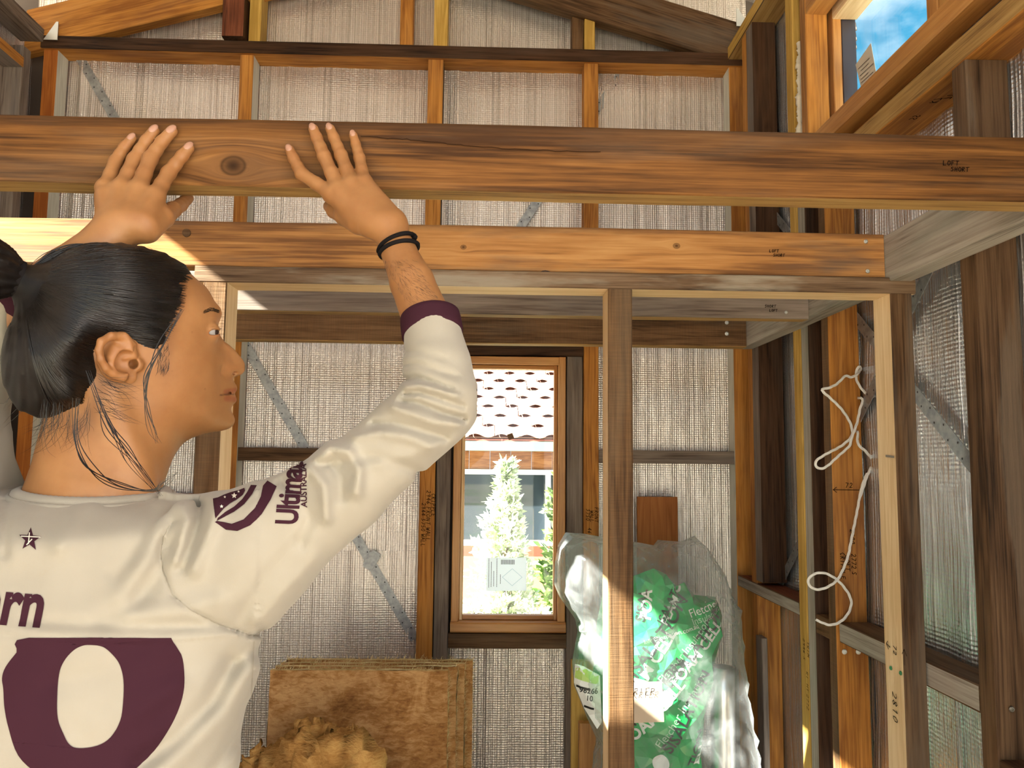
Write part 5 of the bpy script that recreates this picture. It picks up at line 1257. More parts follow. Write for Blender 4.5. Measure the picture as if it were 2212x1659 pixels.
lp_ = [(LH[0][0][5], M(243, 482, .962), .0120, .0165), (LH[1][0][5], M(258, 480, .961), .0125, .0165), (LH[2][0][5], M(280, 478, .961), .0125, .0165), (LH[3][0][5], M(305, 478, .960), .0122, .0165), (M(230, 412, .996), M(330, 425, .996), .0095, .0100), (M(250, 440, .990), M(325, 445, .990), .014, .014), (M(225, 425, .980), M(236, 478, .970), .010, .015)]
lfore = ([LW_, M(222, 528, .958), M(150, 590, .958), M(50, 660, .960), M(-75, 790, .95)], [.0225, .0255, .0310, .0330, .034])
lth = ([M(315, 492, .966), M(352, 470, .992), M(374, 453, 1.028), M(390, 443, 1.066), M(405, 428, 1.089)], [.0190, .0130, .0100, .0086, .0080])
rh = mesh_sdf(hand(RH, rp_, rfore, rth), M(610, 720, 1.05)*[1, 0, 1]+[0, .82, -.02], M(985, 250, .92)*[1, 0, 1]+[.03, 1.10, .06], .0017, band=.010)
lh = mesh_sdf(hand(LH, lp_, lfore, lth), np.array([-.68, .90, H+.10]), np.array([-.37, 1.09, H+.47]), .0017, band=.010)

NAILS = []
for hd_ in (RH, LH):
    for pts, rs in hd_:
        t = pts[0]-pts[1]; t /= np.linalg.norm(t); n = np.array([0, -1., 0]); n = n-t*(n @ t); n /= np.linalg.norm(n); NAILS.append((pts[0], t, n, rs[0]))
KNUCK = [p for hd_ in (RH, LH) for pts, _ in hd_ for p in (pts[1], pts[3])]
def skin_tint(vs):
    c = np.ones((len(vs), 3)); L = HL(vs); px, py = to_px(vs)
    def blend(w_, col): 
        for k in range(3): c[:, k] *= 1-w_*(1-col[k])
    hd_ = (np.abs(L[:, 2]) < .10) & (L[:, 1] > -.14)
    for line, r, col, near in (([(478, 853), (495, 851), (512, 851)], 8.5, (.80, .52, .55), .040),):
        w_ = np.exp(-(polyd(px, py, [(488, 846), (508, 843)])/6)**4)+np.exp(-(polyd(px, py, [(490, 861), (509, 863)])/7)**4); blend(np.clip(w_, 0, 1)*hd_, (.82, .56, .60))
    blend(.9*np.exp(-(polyd(px, py, [(476, 853.5), (487, 852.5), (498, 851.5), (512, 851.5)])/1.6)**2)*hd_, (.20, .10, .10))  # shade of the groove between the lips, painted into the tint
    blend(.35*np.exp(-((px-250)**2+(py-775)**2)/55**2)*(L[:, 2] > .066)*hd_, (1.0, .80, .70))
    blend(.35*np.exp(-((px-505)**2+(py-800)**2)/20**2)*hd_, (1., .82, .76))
    blend(.55*np.exp(-(polyd(px, py, [(452, 722), (462, 726), (473, 724)])/5)**2)*hd_, (.86, .62, .55))
    for k in KNUCK: blend(.32*np.exp(-(np.linalg.norm(vs-k, axis=1)/.008)**2), (.92, .68, .56))
    # small moles
    for mx_, my_, mr in ((443, 841, 1.6), (415, 718, 1.3), (372, 802, 1.1)): blend(.75*np.exp(-((px-mx_)**2+(py-my_)**2)/mr**2)*hd_, (.35, .25, .2))
    # shaved hair at the temple and behind the ear shows through the skin
    blend(.45*np.exp(-(polyd(px, py, [(400, 600), (393, 650), (375, 700), (362, 760), (352, 800)])/13)**2)*hd_, (.42, .34, .30))
    blend(.55*np.exp(-(polyd(px, py, [(203, 770), (215, 850), (195, 905), (165, 930)])/22)**2)*hd_, (.40, .32, .28))
    return c
def _skin():
    m, t, b = new_mat('skin'); at = nd(t, 'ShaderNodeVertexColor'); at.layer_name = 'tint'; tc = nd(t, 'ShaderNodeTexCoord')
    n = noise(t, tc.outputs['Object'], 28, 4, .6); n2 = noise(t, tc.outputs['Object'], 900, 2, .5); n3 = noise(t, tc.outputs['Object'], 9, 2, .5)
    c = ramp(t, n, [(.3, (.295, .130, .046)), (.7, (.355, .168, .064))]); c = mixc(t, 1., c, ramp(t, n3, [(.35, (.93, .88, .84)), (.65, (1.05, 1.04, 1.02))]), 'MULTIPLY')
    t.links.new(mixc(t, 1., c, at.outputs['Color'], 'MULTIPLY'), b.inputs['Base Color'])
    b.inputs['Subsurface Weight'].default_value = .10; b.inputs['Subsurface Radius'].default_value = (.012, .004, .002); b.inputs['Subsurface Scale'].default_value = .5
    b.inputs['Roughness'].default_value = .46; b.inputs['Specular IOR Level'].default_value = .38; bump(t, b, n2, .10, .0006)
    return m
person = empty('person', (float(M(40, 1500, .9)[0]), .9, 0), label='person in cream long-sleeved shirt with tied dark hair, both hands raised against a joist', cat='person')
body = sdf_obj('body', [(hv, hfc), rh, lh], _skin(), person, skin_tint)
# eyes
M_EYEW = plain('eye_white', (.25, .225, .21), .3); M_IRIS = plain('dark_brown_iris', (.022, .010, .006), .08)
for sg in (1, -1):
    c = EYE_C if sg == 1 else HC+(HL(EYE_C[None])[0]*np.array([1, 1, -1])) @ HF
    bm = bmesh.new(); bmesh.ops.create_uvsphere(bm, u_segments=28, v_segments=18, radius=EYE_R); bm.transform(Matrix.Translation(Vector(c))); eo = bm_obj('eye', bm, M_EYEW, person, smooth=True)
    g = HF[0]*.76+HF[1]*.03+HF[2]*(.64 if sg == 1 else .2); g /= np.linalg.norm(g)
    bm = bmesh.new(); bmesh.ops.create_uvsphere(bm, u_segments=24, v_segments=12, radius=.0060)
    bm.transform(Matrix.Translation(Vector(c+g*(EYE_R-.0029))) @ Vector(g).to_track_quat('Z', 'Y').to_matrix().to_4x4() @ Matrix.Diagonal((1, 1, .58, 1))); bm_obj('iris', bm, M_IRIS, eo, smooth=True)
# finger nails
M_NAIL = plain('fingernail', (.40, .205, .135), .35)
for c, t, n, r in NAILS:
    s_ = np.cross(t, n); bm = bmesh.new(); bmesh.ops.create_uvsphere(bm, u_segments=18, v_segments=10, radius=1.)
    mw = Matrix.Identity(4); ctr = c+t*r*.10+n*r*.64
    for i in range(3): mw[i][0] = s_[i]*r*.70; mw[i][1] = (t[i]*.98-n[i]*.17)*r*1.12; mw[i][2] = n[i]*r*.44; mw[i][3] = ctr[i]
    bm.transform(mw); bm_obj('fingernail', bm, M_NAIL, person, smooth=True)

# ---- shirt
TOR = [(-.80, -.485, .88, .190, .120), (-.60, -.485, .89, .200, .122), (-.42, -.485, .895, .212, .126), (-.25, -.482, .90, .232, .128), (-.17, -.478, .905, .236, .124), (-.10, -.472, .915, .190, .104), (-.05, -.465, .925, .108, .084), (0.0, -.458, .94, .080, .070)]
COLP = np.array([M(*q) for q in ((66, 1020, .955), (96, 1074, .885), (130, 1083, .873), (180, 1068, .868), (295, 1044, .888), (345, 1040, .925), (330, 1060, 1.0), (140, 1020, 1.015))])
COLC = COLP.mean(0)-np.array([0, 0, .011]); COLN = np.linalg.svd(COLP-COLC)[2][2]; COLN = COLN*np.sign(COLN[2])
_tz = np.array([r[0] for r in TOR])
def sd_torso(P):
    z = P[:, 2]-H; cx, cy, rx, ry = (np.interp(z, _tz, [r[k] for r in TOR]) for k in (1, 2, 3, 4))
    k0 = np.sqrt(((P[:, 0]-cx)/rx)**2+((P[:, 1]-cy)/ry)**2)
    d = (k0-1)*np.minimum(rx, ry)
    return np.maximum(np.maximum(d, z-.012), -z-.80)
r_arm = ([M(452, 1208, .905), M(558, 1184, .893), M(750, 1053, .872), M(915, 905, .866)], [.066, .066, .0440, .0425])
r_fore = ([M(953, 868, .866), M(945, 800, .880), M(934, 712, .9025)], [.0425, .0370, .0330])
l_arm = ([M(-120, 1160, .92), M(-150, 1040, .93), M(-85, 800, .955)], [.074, .066, .056])
l_fore = ([M(-85, 800, .955), M(-20, 720, .960), M(38, 660, .962)], [.056, .046, .0385])
FOLDS = [  # polyline in the photograph's pixels, height (m), half-width (px)
 ([(372, 1128), (352, 1160), (346, 1195), (352, 1235), (372, 1285), (412, 1318), (470, 1347), (538, 1372), (556, 1372)], -.0030, 4.5),
 ([(392, 1096), (405, 1120), (398, 1160), (384, 1210)], .0080, 20), ([(432, 1096), (428, 1130), (412, 1175), (392, 1225)], -.0085, 15), ([(470, 1085), (458, 1130), (440, 1180), (420, 1230)], .0070, 18),
 ([(350, 1090), (338, 1150), (310, 1220), (262, 1290)], .0050, 26), ([(362, 1180), (335, 1250), (290, 1305), (220, 1335)], -.0050, 22), ([(330, 1110), (300, 1180), (250, 1240)], -.0030, 22),
 ([(560, 1360), (450, 1352), (330, 1352), (200, 1350), (60, 1340)], -.0042, 16), ([(470, 1300), (380, 1320), (280, 1325)], .0040, 24),
 ([(690, 992), (712, 966), (750, 975), (776, 1015), (770, 1062)], .0085, 15), ([(690, 1000), (715, 1002), (735, 1030), (738, 1075)], -.0052, 12),
 ([(640, 1030), (668, 1012), (700, 1050), (705, 1120)], .0070, 14), ([(610, 1045), (650, 1070), (668, 1120), (650, 1175)], -.0040, 14),
 ([(868, 868), (905, 872), (955, 892), (1000, 905)], -.0058, 8), ([(850, 880), (890, 895), (940, 912), (990, 918)], .0050, 11), ([(806, 918), (850, 915), (905, 928), (960, 945)], -.0045, 9), ([(770, 945), (820, 935), (880, 945), (930, 965)], .0045, 12),
 ([(876, 820), (900, 816), (935, 826), (975, 840)], -.0038, 6), ([(876, 835), (905, 832), (945, 842), (990, 856)], .0036, 7), ([(876, 852), (905, 848), (950, 862), (1000, 878)], -.0040, 6), ([(876, 788), (905, 786), (945, 800), (985, 812)], -.0022, 6), ([(875, 760), (910, 760), (960, 775)], -.0016, 8),
 ([(740, 1000), (800, 985), (860, 1000), (900, 1020)], -.0036, 13), ([(820, 1000), (880, 985), (950, 960)], .0030, 14),
 ([(545, 1440), (490, 1530), (420, 1610), (330, 1680)], .0050, 22), ([(500, 1430), (450, 1520), (380, 1590), (300, 1650)], -.0048, 20), ([(540, 1530), (490, 1620), (450, 1680)], -.0040, 18), ([(300, 1400), (220, 1450), (120, 1470)], -.0030, 26), ([(380, 1480), (300, 1540), (200, 1570)], .0028, 26),
 ([(205, 1085), (160, 1120), (130, 1180)], .0026, 22), ([(20, 1060), (10, 1120), (8, 1200)], -.0030, 12), ([(560, 1340), (620, 1270), (680, 1205)], .0032, 15), ([(520, 1330), (580, 1240), (640, 1170)], -.0032, 18)]
COLU = np.cross(COLN, (0, 1., 0)); COLU /= np.linalg.norm(COLU); COLV = np.cross(COLN, COLU)
RTH = np.linspace(-PI, PI, 73)[:-1]; RNK = []
for a_ in RTH:
    rr_ = np.linspace(.20, .02, 181); ln = COLC+(COLU*math.cos(a_)+COLV*math.sin(a_))*rr_[:, None]; ins_ = np.where(f_head(ln) < 0)[0]
    RNK.append(float(rr_[ins_[0]]) if len(ins_) else .05)
RNK = np.clip(np.array(RNK), .04, .10); RNK = np.array([np.mean(np.take(RNK, range(i-2, i+3), mode='wrap')) for i in range(len(RNK))])
def f_shirt(P):
    s = sd_torso(P)
    sh = chain(P, *r_arm, .012); sh = smin(sh, chain(P, *r_fore, .006), .010)
    cutd = (P-M(934, 710, .9025)) @ ((M(934, 710, .9025)-M(948, 830, .875))/np.linalg.norm(M(934, 710, .9025)-M(948, 830, .875)))
    sh = np.maximum(sh, cutd)
    s = smin(s, sh, .045)
    s = smin(s, smin(cone(P, M(215, 1212, .93), M(432, 1218, .91), .056, .062), cone(P, M(180, 1210, .93), M(-80, 1112, .92), .058, .070), .03), .03)
    lh_ = chain(P, *l_arm, .008); lh_ = smin(lh_, chain(P, *l_fore, .006), .010)
    la = M(38, 660, .962); ld = la-M(-60, 770, .955); ld /= np.linalg.norm(ld); lh_ = np.maximum(lh_, (P-la) @ ld)
    s = smin(s, lh_, .045)
    q = P-COLC; hgt = q @ COLN; flat = q-hgt[:, None]*COLN; rad = np.linalg.norm(flat, axis=1)
    s = smin(s, np.maximum(np.hypot(rad/.112, (hgt+.034)/.034)-1, -2)*.034, .022)
    th = np.arctan2(flat @ COLV, flat @ COLU); rn = np.interp(th, RTH, RNK, period=2*PI)
    s = smax(s, -np.maximum(-hgt-.001, rad-rn-.030), .006)
    bk = np.clip(-(flat[:, 1]/np.maximum(rad, 1e-6)), 0, 1); s = smax(s, -np.maximum(-(hgt+.32*bk*(rad-rn-.003)), np.maximum(rad-.135, .25-bk)), .008)
    near = np.abs(s) < .03
    if near.any():
        px, py = to_px(P[near]); d = np.zeros(near.sum())
        front = np.clip((.95-P[near][:, 1])/.05, 0, 1)
        for line, amp, wd in FOLDS: d += amp*(1.45 if line[0][0] > 600 else 1.15)*np.exp(-(polyd(px, py, line)/wd)**2)
        # the yoke lies over the back panel: a hem step across the back
        hem = np.interp(px, [-60, 0, 100, 200, 300, 400, 480, 556], [1358, 1366, 1377, 1386, 1388, 1384, 1377, 1371]); inside = (px < 556)
        d += np.where(inside, .0022/(1+np.exp(np.clip((py-hem)*1.2, -40, 40))), 0)
        d += .0011*np.sin(px*.031+py*.043)*np.sin(py*.027-px*.019+1.)
        s[near] -= d*front
    return s
sv, sf = mesh_sdf(f_shirt, (-.78, .70, H-.82), (-.02, 1.09, H+.24), .0028, band=.026)
sv = relax(sv, sf, 1, .25)
def _cloth():
    m, t, b = new_mat('cream_jersey'); tc = nd(t, 'ShaderNodeTexCoord')
    n = noise(t, tc.outputs['Object'], 7, 4, .6); st = noise(t, tc.outputs['Object'], 34, 5, .7); wv = noise(t, tc.outputs['Object'], 700, 2, .5)
    c = ramp(t, n, [(.3, (.315, .274, .218)), (.7, (.36, .318, .258))])
    t.links.new(mixc(t, math_(t, 'MULTIPLY', ramp(t, st, [(.66, (0, 0, 0)), (.74, (1, 1, 1))]), .30), c, (.34, .27, .19)), b.inputs['Base Color'])
    b.inputs['Roughness'].default_value = .85; b.inputs['Specular IOR Level'].default_value = .2; b.inputs['Sheen Weight'].default_value = .15; bump(t, b, wv, .12, .0008)
    return m
M_CLOTH = _cloth(); M_MAROON = plain('maroon_print', (.040, .0115, .019), .85, Specular_IOR_Level=.1); M_SEAM = plain('seam_shadow_thread', (.30, .26, .20), .9)
shirt = sdf_obj('shirt', [(sv, sf)], M_CLOTH, person)
def ring_band(name, ctr, axis, rad, wid, th, mat, parent, sq=1.0, n=40, side=None):
    """a knitted band: a short, slightly bulging tube round an axis"""
    a = Vector(axis).normalized(); u = a.cross(Vector(side) if side is not None else Vector((0, 1, 0))).normalized(); v = a.cross(u)
    vs, fs = [], []; pf = [(-.5, 0), (-.46, .7), (-.25, 1), (.25, 1), (.46, .7), (.5, 0), (.46, -.8), (-.46, -.8)]
    for k in range(n):
        an = k*2*PI/n
        for s_, r_ in pf:
            R = rad(s_*wid) if callable(rad) else rad
            vs.append(Vector(ctr)+a*s_*wid+(u*math.cos(an)+v*math.sin(an)*sq)*(R+r_*th))
    m_ = len(pf)
    for k in range(n):
        for q in range(m_): fs.append((k*m_+q, ((k+1) % n)*m_+q, ((k+1) % n)*m_+(q+1) % m_, k*m_+(q+1) % m_))
    o = mesh_obj(name, vs, fs, mat, parent, smooth=True)
    bm = bmesh.new(); bm.from_mesh(o.data); bmesh.ops.recalc_face_normals(bm, faces=bm.faces); bm.to_mesh(o.data); bm.free(); return o
cd = M(929, 685, .9085)-M(940, 760, .892)
ring_band('cuff', M(932, 704, .9045), cd, lambda s_: .0332-.02*s_, .026, .0016, M_MAROON, person)
ring_band('cuff', M(46, 651, .962), M(60, 636, .962)-M(0, 700, .962), lambda s_: .0385-.02*s_, .026, .0016, M_MAROON, person)
# collar: a ribbed band lying round the neck opening
vs, fs = [], []; prof = [(-.0015, -.006), (-.001, .0040), (.0015, .0066), (.0060, .0074), (.0115, .0062), (.0130, .0036), (.0146, .0046), (.0172, .0042), (.0190, .0008), (.0185, -.006)]
NC = 96
for k in range(NC):
    a_ = -PI+2*PI*k/NC; r_ = np.interp(a_, RTH, RNK, period=2*PI); d_ = COLU*math.cos(a_)+COLV*math.sin(a_)
    for dr, hh in prof: vs.append(COLC+d_*(r_+dr)+COLN*(hh-dr*.35+.0004*(k % 2)))
m_ = len(prof)
for k in range(NC):
    for q in range(m_-1): fs.append((k*m_+q, k*m_+q+1, ((k+1) % NC)*m_+q+1, ((k+1) % NC)*m_+q))
o = mesh_obj('collar', vs, fs, M_CLOTH, person, smooth=True)
bm = bmesh.new(); bm.from_mesh(o.data); bmesh.ops.recalc_face_normals(bm, faces=bm.faces); bm.to_mesh(o.data); bm.free()
tube_twist('collar_seam', [[COLC+(COLU*math.cos(-PI+2*PI*k/72)+COLV*math.sin(-PI+2*PI*k/72))*(np.interp(-PI+2*PI*k/72, RTH, RNK, period=2*PI)+.0130)+COLN*(.0036-.0130*.35) for k in range(73)]], .0009, M_SEAM, person, strands=1)
# ---- prints on the shirt, laid onto the cloth
sb = bvh_of([shirt])
def lay(name, bm, to_pix, mat, parent, lift=.0007, L=6.):
    """bm in the print's own units; to_pix gives where each point falls on the cloth"""
    for v in bm.verts: v.co = Vector((*to_pix(v.co.x, v.co.y), 0))
    refine(bm, L); bad = []
    for v in bm.verts:
        d = Vector(RC @ np.array([(v.co.x-1106.)/F_PX, -(v.co.y-829.5)/F_PX, -1.])).normalized()
        h, n, i, dd = sb.ray_cast(Vector(CAMP), d)
        if h is None: bad.append(v); v.co = (0, 0, 0); continue
        v.co = h+(n if n.dot(d) < 0 else -n)*lift
    bmesh.ops.delete(bm, geom=bad, context='VERTS')
    bmesh.ops.delete(bm, geom=[f for f in bm.faces if max(e.calc_length() for e in f.edges) > .03], context='FACES')
    bmesh.ops.delete(bm, geom=[v for v in bm.verts if not v.link_faces], context='VERTS')
    return bm_obj(name, bm, mat, parent, smooth=True)
def poly_bm(loops):
    cu = bpy.data.curves.new('shape', 'CURVE'); cu.dimensions = '2D'; cu.fill_mode = 'BOTH'
    for lp in loops:
        s = cu.splines.new('POLY'); s.points.add(len(lp)-1); s.use_cyclic_u = True
        for p, q in zip(s.points, lp): p.co = (q[0], q[1], 0, 1)
    o = bpy.data.objects.new('shape', cu); COL.objects.link(o); dg = bpy.context.evaluated_depsgraph_get(); me = bpy.data.meshes.new_from_object(o.evaluated_get(dg)); bpy.data.objects.remove(o)
    bm = bmesh.new(); bm.from_mesh(me); bpy.data.meshes.remove(me); bmesh.ops.remove_doubles(bm, verts=bm.verts[:], dist=1e-4); bmesh.ops.triangulate(bm, faces=bm.faces[:]); return bm
def smooth_loop(L, k=5):
    P = [Vector((*q, 0)) for q in L]; o = []
    for i in range(len(P)):
        p0, p1, p2, p3 = P[i-1], P[i], P[(i+1) % len(P)], P[(i+2) % len(P)]
        for j in range(k):
            t = j/k; q = .5*((2*p1)+(p2-p0)*t+(2*p0-5*p1+4*p2-p3)*t*t+(3*p1-p0-3*p2+p3)*t**3); o.append((q.x, q.y))
    return o
z1 = lambda x, y: (x/2.5176, 1000+y/2.5176)
outer = [(160, 950), (930, 952), (985, 1040), (1001, 1140), (996, 1250), (962, 1360), (900, 1475), (815, 1590), (700, 1690), (540, 1760), (360, 1760), (210, 1690), (100, 1590), (48, 1440), (26, 1330), (20, 1230), (13, 1170), (32, 1110), (92, 1030)]
innr = [(500, 990), (560, 1000), (612, 1042), (652, 1098), (672, 1180), (670, 1300), (654, 1400), (602, 1490), (530, 1536), (430, 1550), (378, 1530), (345, 1470), (316, 1390), (312, 1280), (322, 1150), (348, 1080), (398, 1022), (450, 994)]
so = [outer[0], outer[1]]+smooth_loop(outer[1:]+outer[:1])[5:-5]
lay('number_print', poly_bm([smooth_loop(outer, 4)[0:1]+[outer[1]]+outer[1:2]+smooth_loop(outer, 4)[8:], smooth_loop(innr, 4)]), z1, M_MAROON, shirt, L=9.)
def text_lay(body, org, ux, uy, size, bold, shear, spacing=1., stretch=1.):
    bm = text_tris(body, 1., bold, shear, spacing); f = lambda x, y: (org[0]+(ux[0]*x*stretch+uy[0]*y)*size, org[1]+(ux[1]*x*stretch+uy[1]*y)*size); return bm, f
bm, f = text_lay('hrn', (0, 1341), (1, .085), (0, -1), 142, .030, .28, 1.0, .74)
xm = max(v.co.x for v in bm.verts)*142*.74; f = (lambda g_: (lambda x, y: (g_(x, y)[0]+96-xm, g_(x, y)[1])))(f); lay('lettering', bm, f, M_MAROON, shirt)
bm, f = text_lay('Ultimate', (641, 1134), (.10, -1), (-1, -.04), 66, .028, 0, .92, .74); lay('lettering', bm, f, M_MAROON, shirt, L=4.)
bm, f = text_lay('AUSTRALIA', (664, 1096), (-.02, -1), (-1, 0), 20, .018, 0, .95, .95); lay('lettering', bm, f, M_MAROON, shirt, L=4.)
star = [(65+(25 if k % 2 == 0 else 10.5)*math.sin(k*PI/5+.07), 1166-(26 if k % 2 == 0 else 11)*math.cos(k*PI/5+.07)) for k in range(10)]
lay('star_print', poly_bm([star]), lambda x, y: (x, y), M_MAROON, shirt, L=4.)
CREAMP = plain('cream_print', (.68, .62, .52), .8)
for a, b, c, d in ((46, 1160, 88, 1162), (64, 1152, 62, 1176), (58, 1178, 70, 1166)):
    n_ = np.array([-(d-b), c-a], float); n_ /= np.linalg.norm(n_); n_ *= 1.1
    lay('star_print', poly_bm([[(a+n_[0], b+n_[1]), (c+n_[0], d+n_[1]), (c-n_[0], d-n_[1]), (a-n_[0], b-n_[1])]]), lambda x, y: (x, y), CREAMP, shirt, lift=.0011, L=5.)
emb = [[(1160, 196), (1186, 190), (1216, 176), (1254, 162), (1300, 150), (1330, 138), (1334, 152), (1322, 176), (1290, 200), (1250, 224), (1216, 250), (1190, 280), (1172, 304)],
       [(1366, 122), (1397, 124), (1374, 170), (1330, 226), (1274, 268), (1214, 298), (1178, 316), (1184, 300), (1222, 270), (1274, 240), (1318, 200), (1346, 160)],
       [(1456, 98), (1505, 130), (1474, 200), (1424, 280), (1362, 340), (1292, 371), (1230, 364), (1168, 322), (1178, 316), (1216, 322), (1262, 332), (1326, 308), (1384, 250), (1420, 184), (1432, 126)]]
for e_ in emb: lay('emblem_print', poly_bm([e_]), z1, M_MAROON, shirt, L=5.)
for cx, cy, r in ((1276, 182, 17), (1222, 190, 8), (1204, 240, 10), (1300, 160, 7)):
    lay('emblem_print', poly_bm([[(cx+(r if k % 2 == 0 else r*.45)*math.sin(k*PI/5), cy-(r if k % 2 == 0 else r*.45)*math.cos(k*PI/5)) for k in range(10)]]), z1, CREAMP, shirt, lift=.0011, L=5.)
def stitch(line, wd, mat, name='seam'):
    st = []
    P = np.array(line, float)
    bm = bmesh.new()
    for i in range(len(P)-1):
        a, b = P[i], P[i+1]; d = (b-a)/np.linalg.norm(b-a); n = np.array([-d[1], d[0]])*wd/2; b = b+d*.4
        bm.faces.new([bm.verts.new((*q, 0)) for q in (a+n, b+n, b-n, a-n)])
    bmesh.ops.triangulate(bm, faces=bm.faces[:]); lay(name, bm, lambda x, y: (x, y), mat, shirt, lift=.0006, L=7.)
stitch([(366, 1135), (352, 1160), (347, 1195), (353, 1235), (373, 1285), (413, 1318), (470, 1347), (538, 1372), (556, 1373)], 1.7, M_SEAM)
stitch([(548, 1385), (544, 1470), (540, 1560), (536, 1660)], 1.3, M_SEAM)

# ---- hair
hair_out = [(88, 584), (111, 566), (142, 546), (186, 530), (236, 525), (287, 529), (331, 538), (371, 553), (402, 574), (414, 589)]
hair_back = [(62, 600), (50, 640), (42, 670), (26, 705), (13, 742), (9, 775), (12, 815), (20, 845), (40, 878), (72, 895), (110, 905), (150, 915)]
hline = [(414, 590), (398, 598), (394, 630), (388, 662), (374, 690), (360, 722), (345, 752), (320, 750), (296, 738), (275, 724), (240, 716), (216, 726), (206, 748), (204, 780), (208, 820), (200, 862), (180, 895), (152, 916)]
hp_, hval = [], []
for x, y in hair_out+hair_back: hp_.append(uv(x, y)); hval.append(0.)
hc_px = np.array([230, 700.])
for hi_ in range(1, len(hline)-1):
    x, y = hline[hi_]; tg = np.array(hline[hi_+1], float)-np.array(hline[hi_-1]); tg /= np.linalg.norm(tg); d = np.array([-tg[1], tg[0]])
    w_ = skin_w(x, y); hp_.append(uv(x, y, w_)); hval.append((w_-.0004)**2)
    for st_, up_ in ((9, .0022), (24, .0052)):
        xi, yi = x+d[0]*st_, y+d[1]*st_; wi = skin_w(xi, yi)+up_; hp_.append(uv(xi, yi, wi)); hval.append(wi*wi)
    xo, yo = x-d[0]*22, y-d[1]*22
    if 60 < xo < 470: wo = max(skin_w(xo, yo)-.007, .004); hp_.append(uv(xo, yo, wo)); hval.append(wo*wo)
for x, y, w_ in [(235, 590, .062), (300, 590, .062), (360, 605, .054), (170, 610, .060), (120, 640, .052), (230, 650, .078), (150, 690, .076), (300, 650, .076), (90, 700, .058), (180, 740, .083), (60, 760, .050), (120, 780, .076), (150, 840, .072), (80, 830, .050), (110, 870, .045), (170, 860, .064), (80, 630, .030), (70, 610, .022), (340, 690, .075), (270, 700, .079)]:
    hp_.append(uv(x, y, w_)); hval.append(w_*w_)
for x, y in ((262, 765), (240, 800), (282, 785), (232, 765), (300, 800), (340, 800), (260, 840), (240, 900), (420, 700), (300, 880)):
    w_ = skin_w(x, y)-.014; hp_.append(uv(x, y, w_)); hval.append(w_*w_)
ho = np.array([uv(x, y) for x, y in hair_out+hair_back]); hx = ho+(ho-cen)/np.linalg.norm(ho-cen, axis=1)[:, None]*.02
hp_ += list(hx); hval += [-.0014]*len(hx)
QH = Grid2(tps(hp_, np.array(hval), 5e-8), GLO-.02, GHI, .0013)
BUN = HP(-30, 584, 0.); TIE = HP(47, 607, 0.)
bax = (TIE-BUN)/np.linalg.norm(TIE-BUN)
def strand_noise(P):
    L = HL(P); an = np.arctan2(L[:, 1]-HL(TIE[None])[0, 1], L[:, 0]-HL(TIE[None])[0, 0]); r = np.hypot(L[:, 1]-HL(TIE[None])[0, 1], L[:, 0]-HL(TIE[None])[0, 0])
    return (np.sin(an*61+3*np.sin(r*30))+.6*np.sin(an*113+1+4*np.sin(r*22)))*.0007*np.clip(r/.05, 0, 1)
def f_hair(P):
    L = HL(P); s = sd_q(QH, L); s = np.maximum(s, -(L[:, 1]+.120)); s = smin(s, cone(P, HP(105, 640, 0), TIE, .030, .0175), .02)
    return s+strand_noise(P)
av, af = mesh_sdf(f_hair, HC+np.array([-.26, -.22, -.16]), HC+np.array([.18, .22, .16]), .0024, band=.013)
def f_bun(P):
    R3 = np.stack([bax, np.cross(bax, (0, 1., 0)), np.cross(bax, np.cross(bax, (0, 1., 0)))]); R3 /= np.linalg.norm(R3, axis=1)[:, None]
    s = ellip(P, BUN-bax*.004, R3, (.040, .036, .036)); s = smin(s, cone(P, TIE, BUN, .0165, .026), .012)
    q = (P-BUN) @ R3.T; an = np.arctan2(q[:, 2], q[:, 1])
    return s+.0012*np.sin(an*14+q[:, 0]*90)+.0007*np.sin(an*37-q[:, 0]*150)
bv, bf = mesh_sdf(f_bun, BUN-.065, BUN+np.array([.085, .075, .065]), .0024, band=.012)
def _hair():
    m, t, b = new_mat('black_brown_hair'); tc = nd(t, 'ShaderNodeTexCoord'); n = noise(t, tc.outputs['Object'], 60, 3, .6)
    t.links.new(ramp(t, n, [(.3, (.0030, .0020, .0018)), (.7, (.008, .0050, .0036))]), b.inputs['Base Color']); b.inputs['Roughness'].default_value = .42; b.inputs['Specular IOR Level'].default_value = .30
    b.inputs['Anisotropic'].default_value = .4; return m
M_HAIR = _hair()
hair = sdf_obj('hair', [(av, af), (bv, bf)], M_HAIR, person)
ring_band('hair_tie', TIE-bax*.002, bax, .0185, .007, .0022, plain('black_elastic', (.010, .008, .008), .9, Specular_IOR_Level=.08), person)
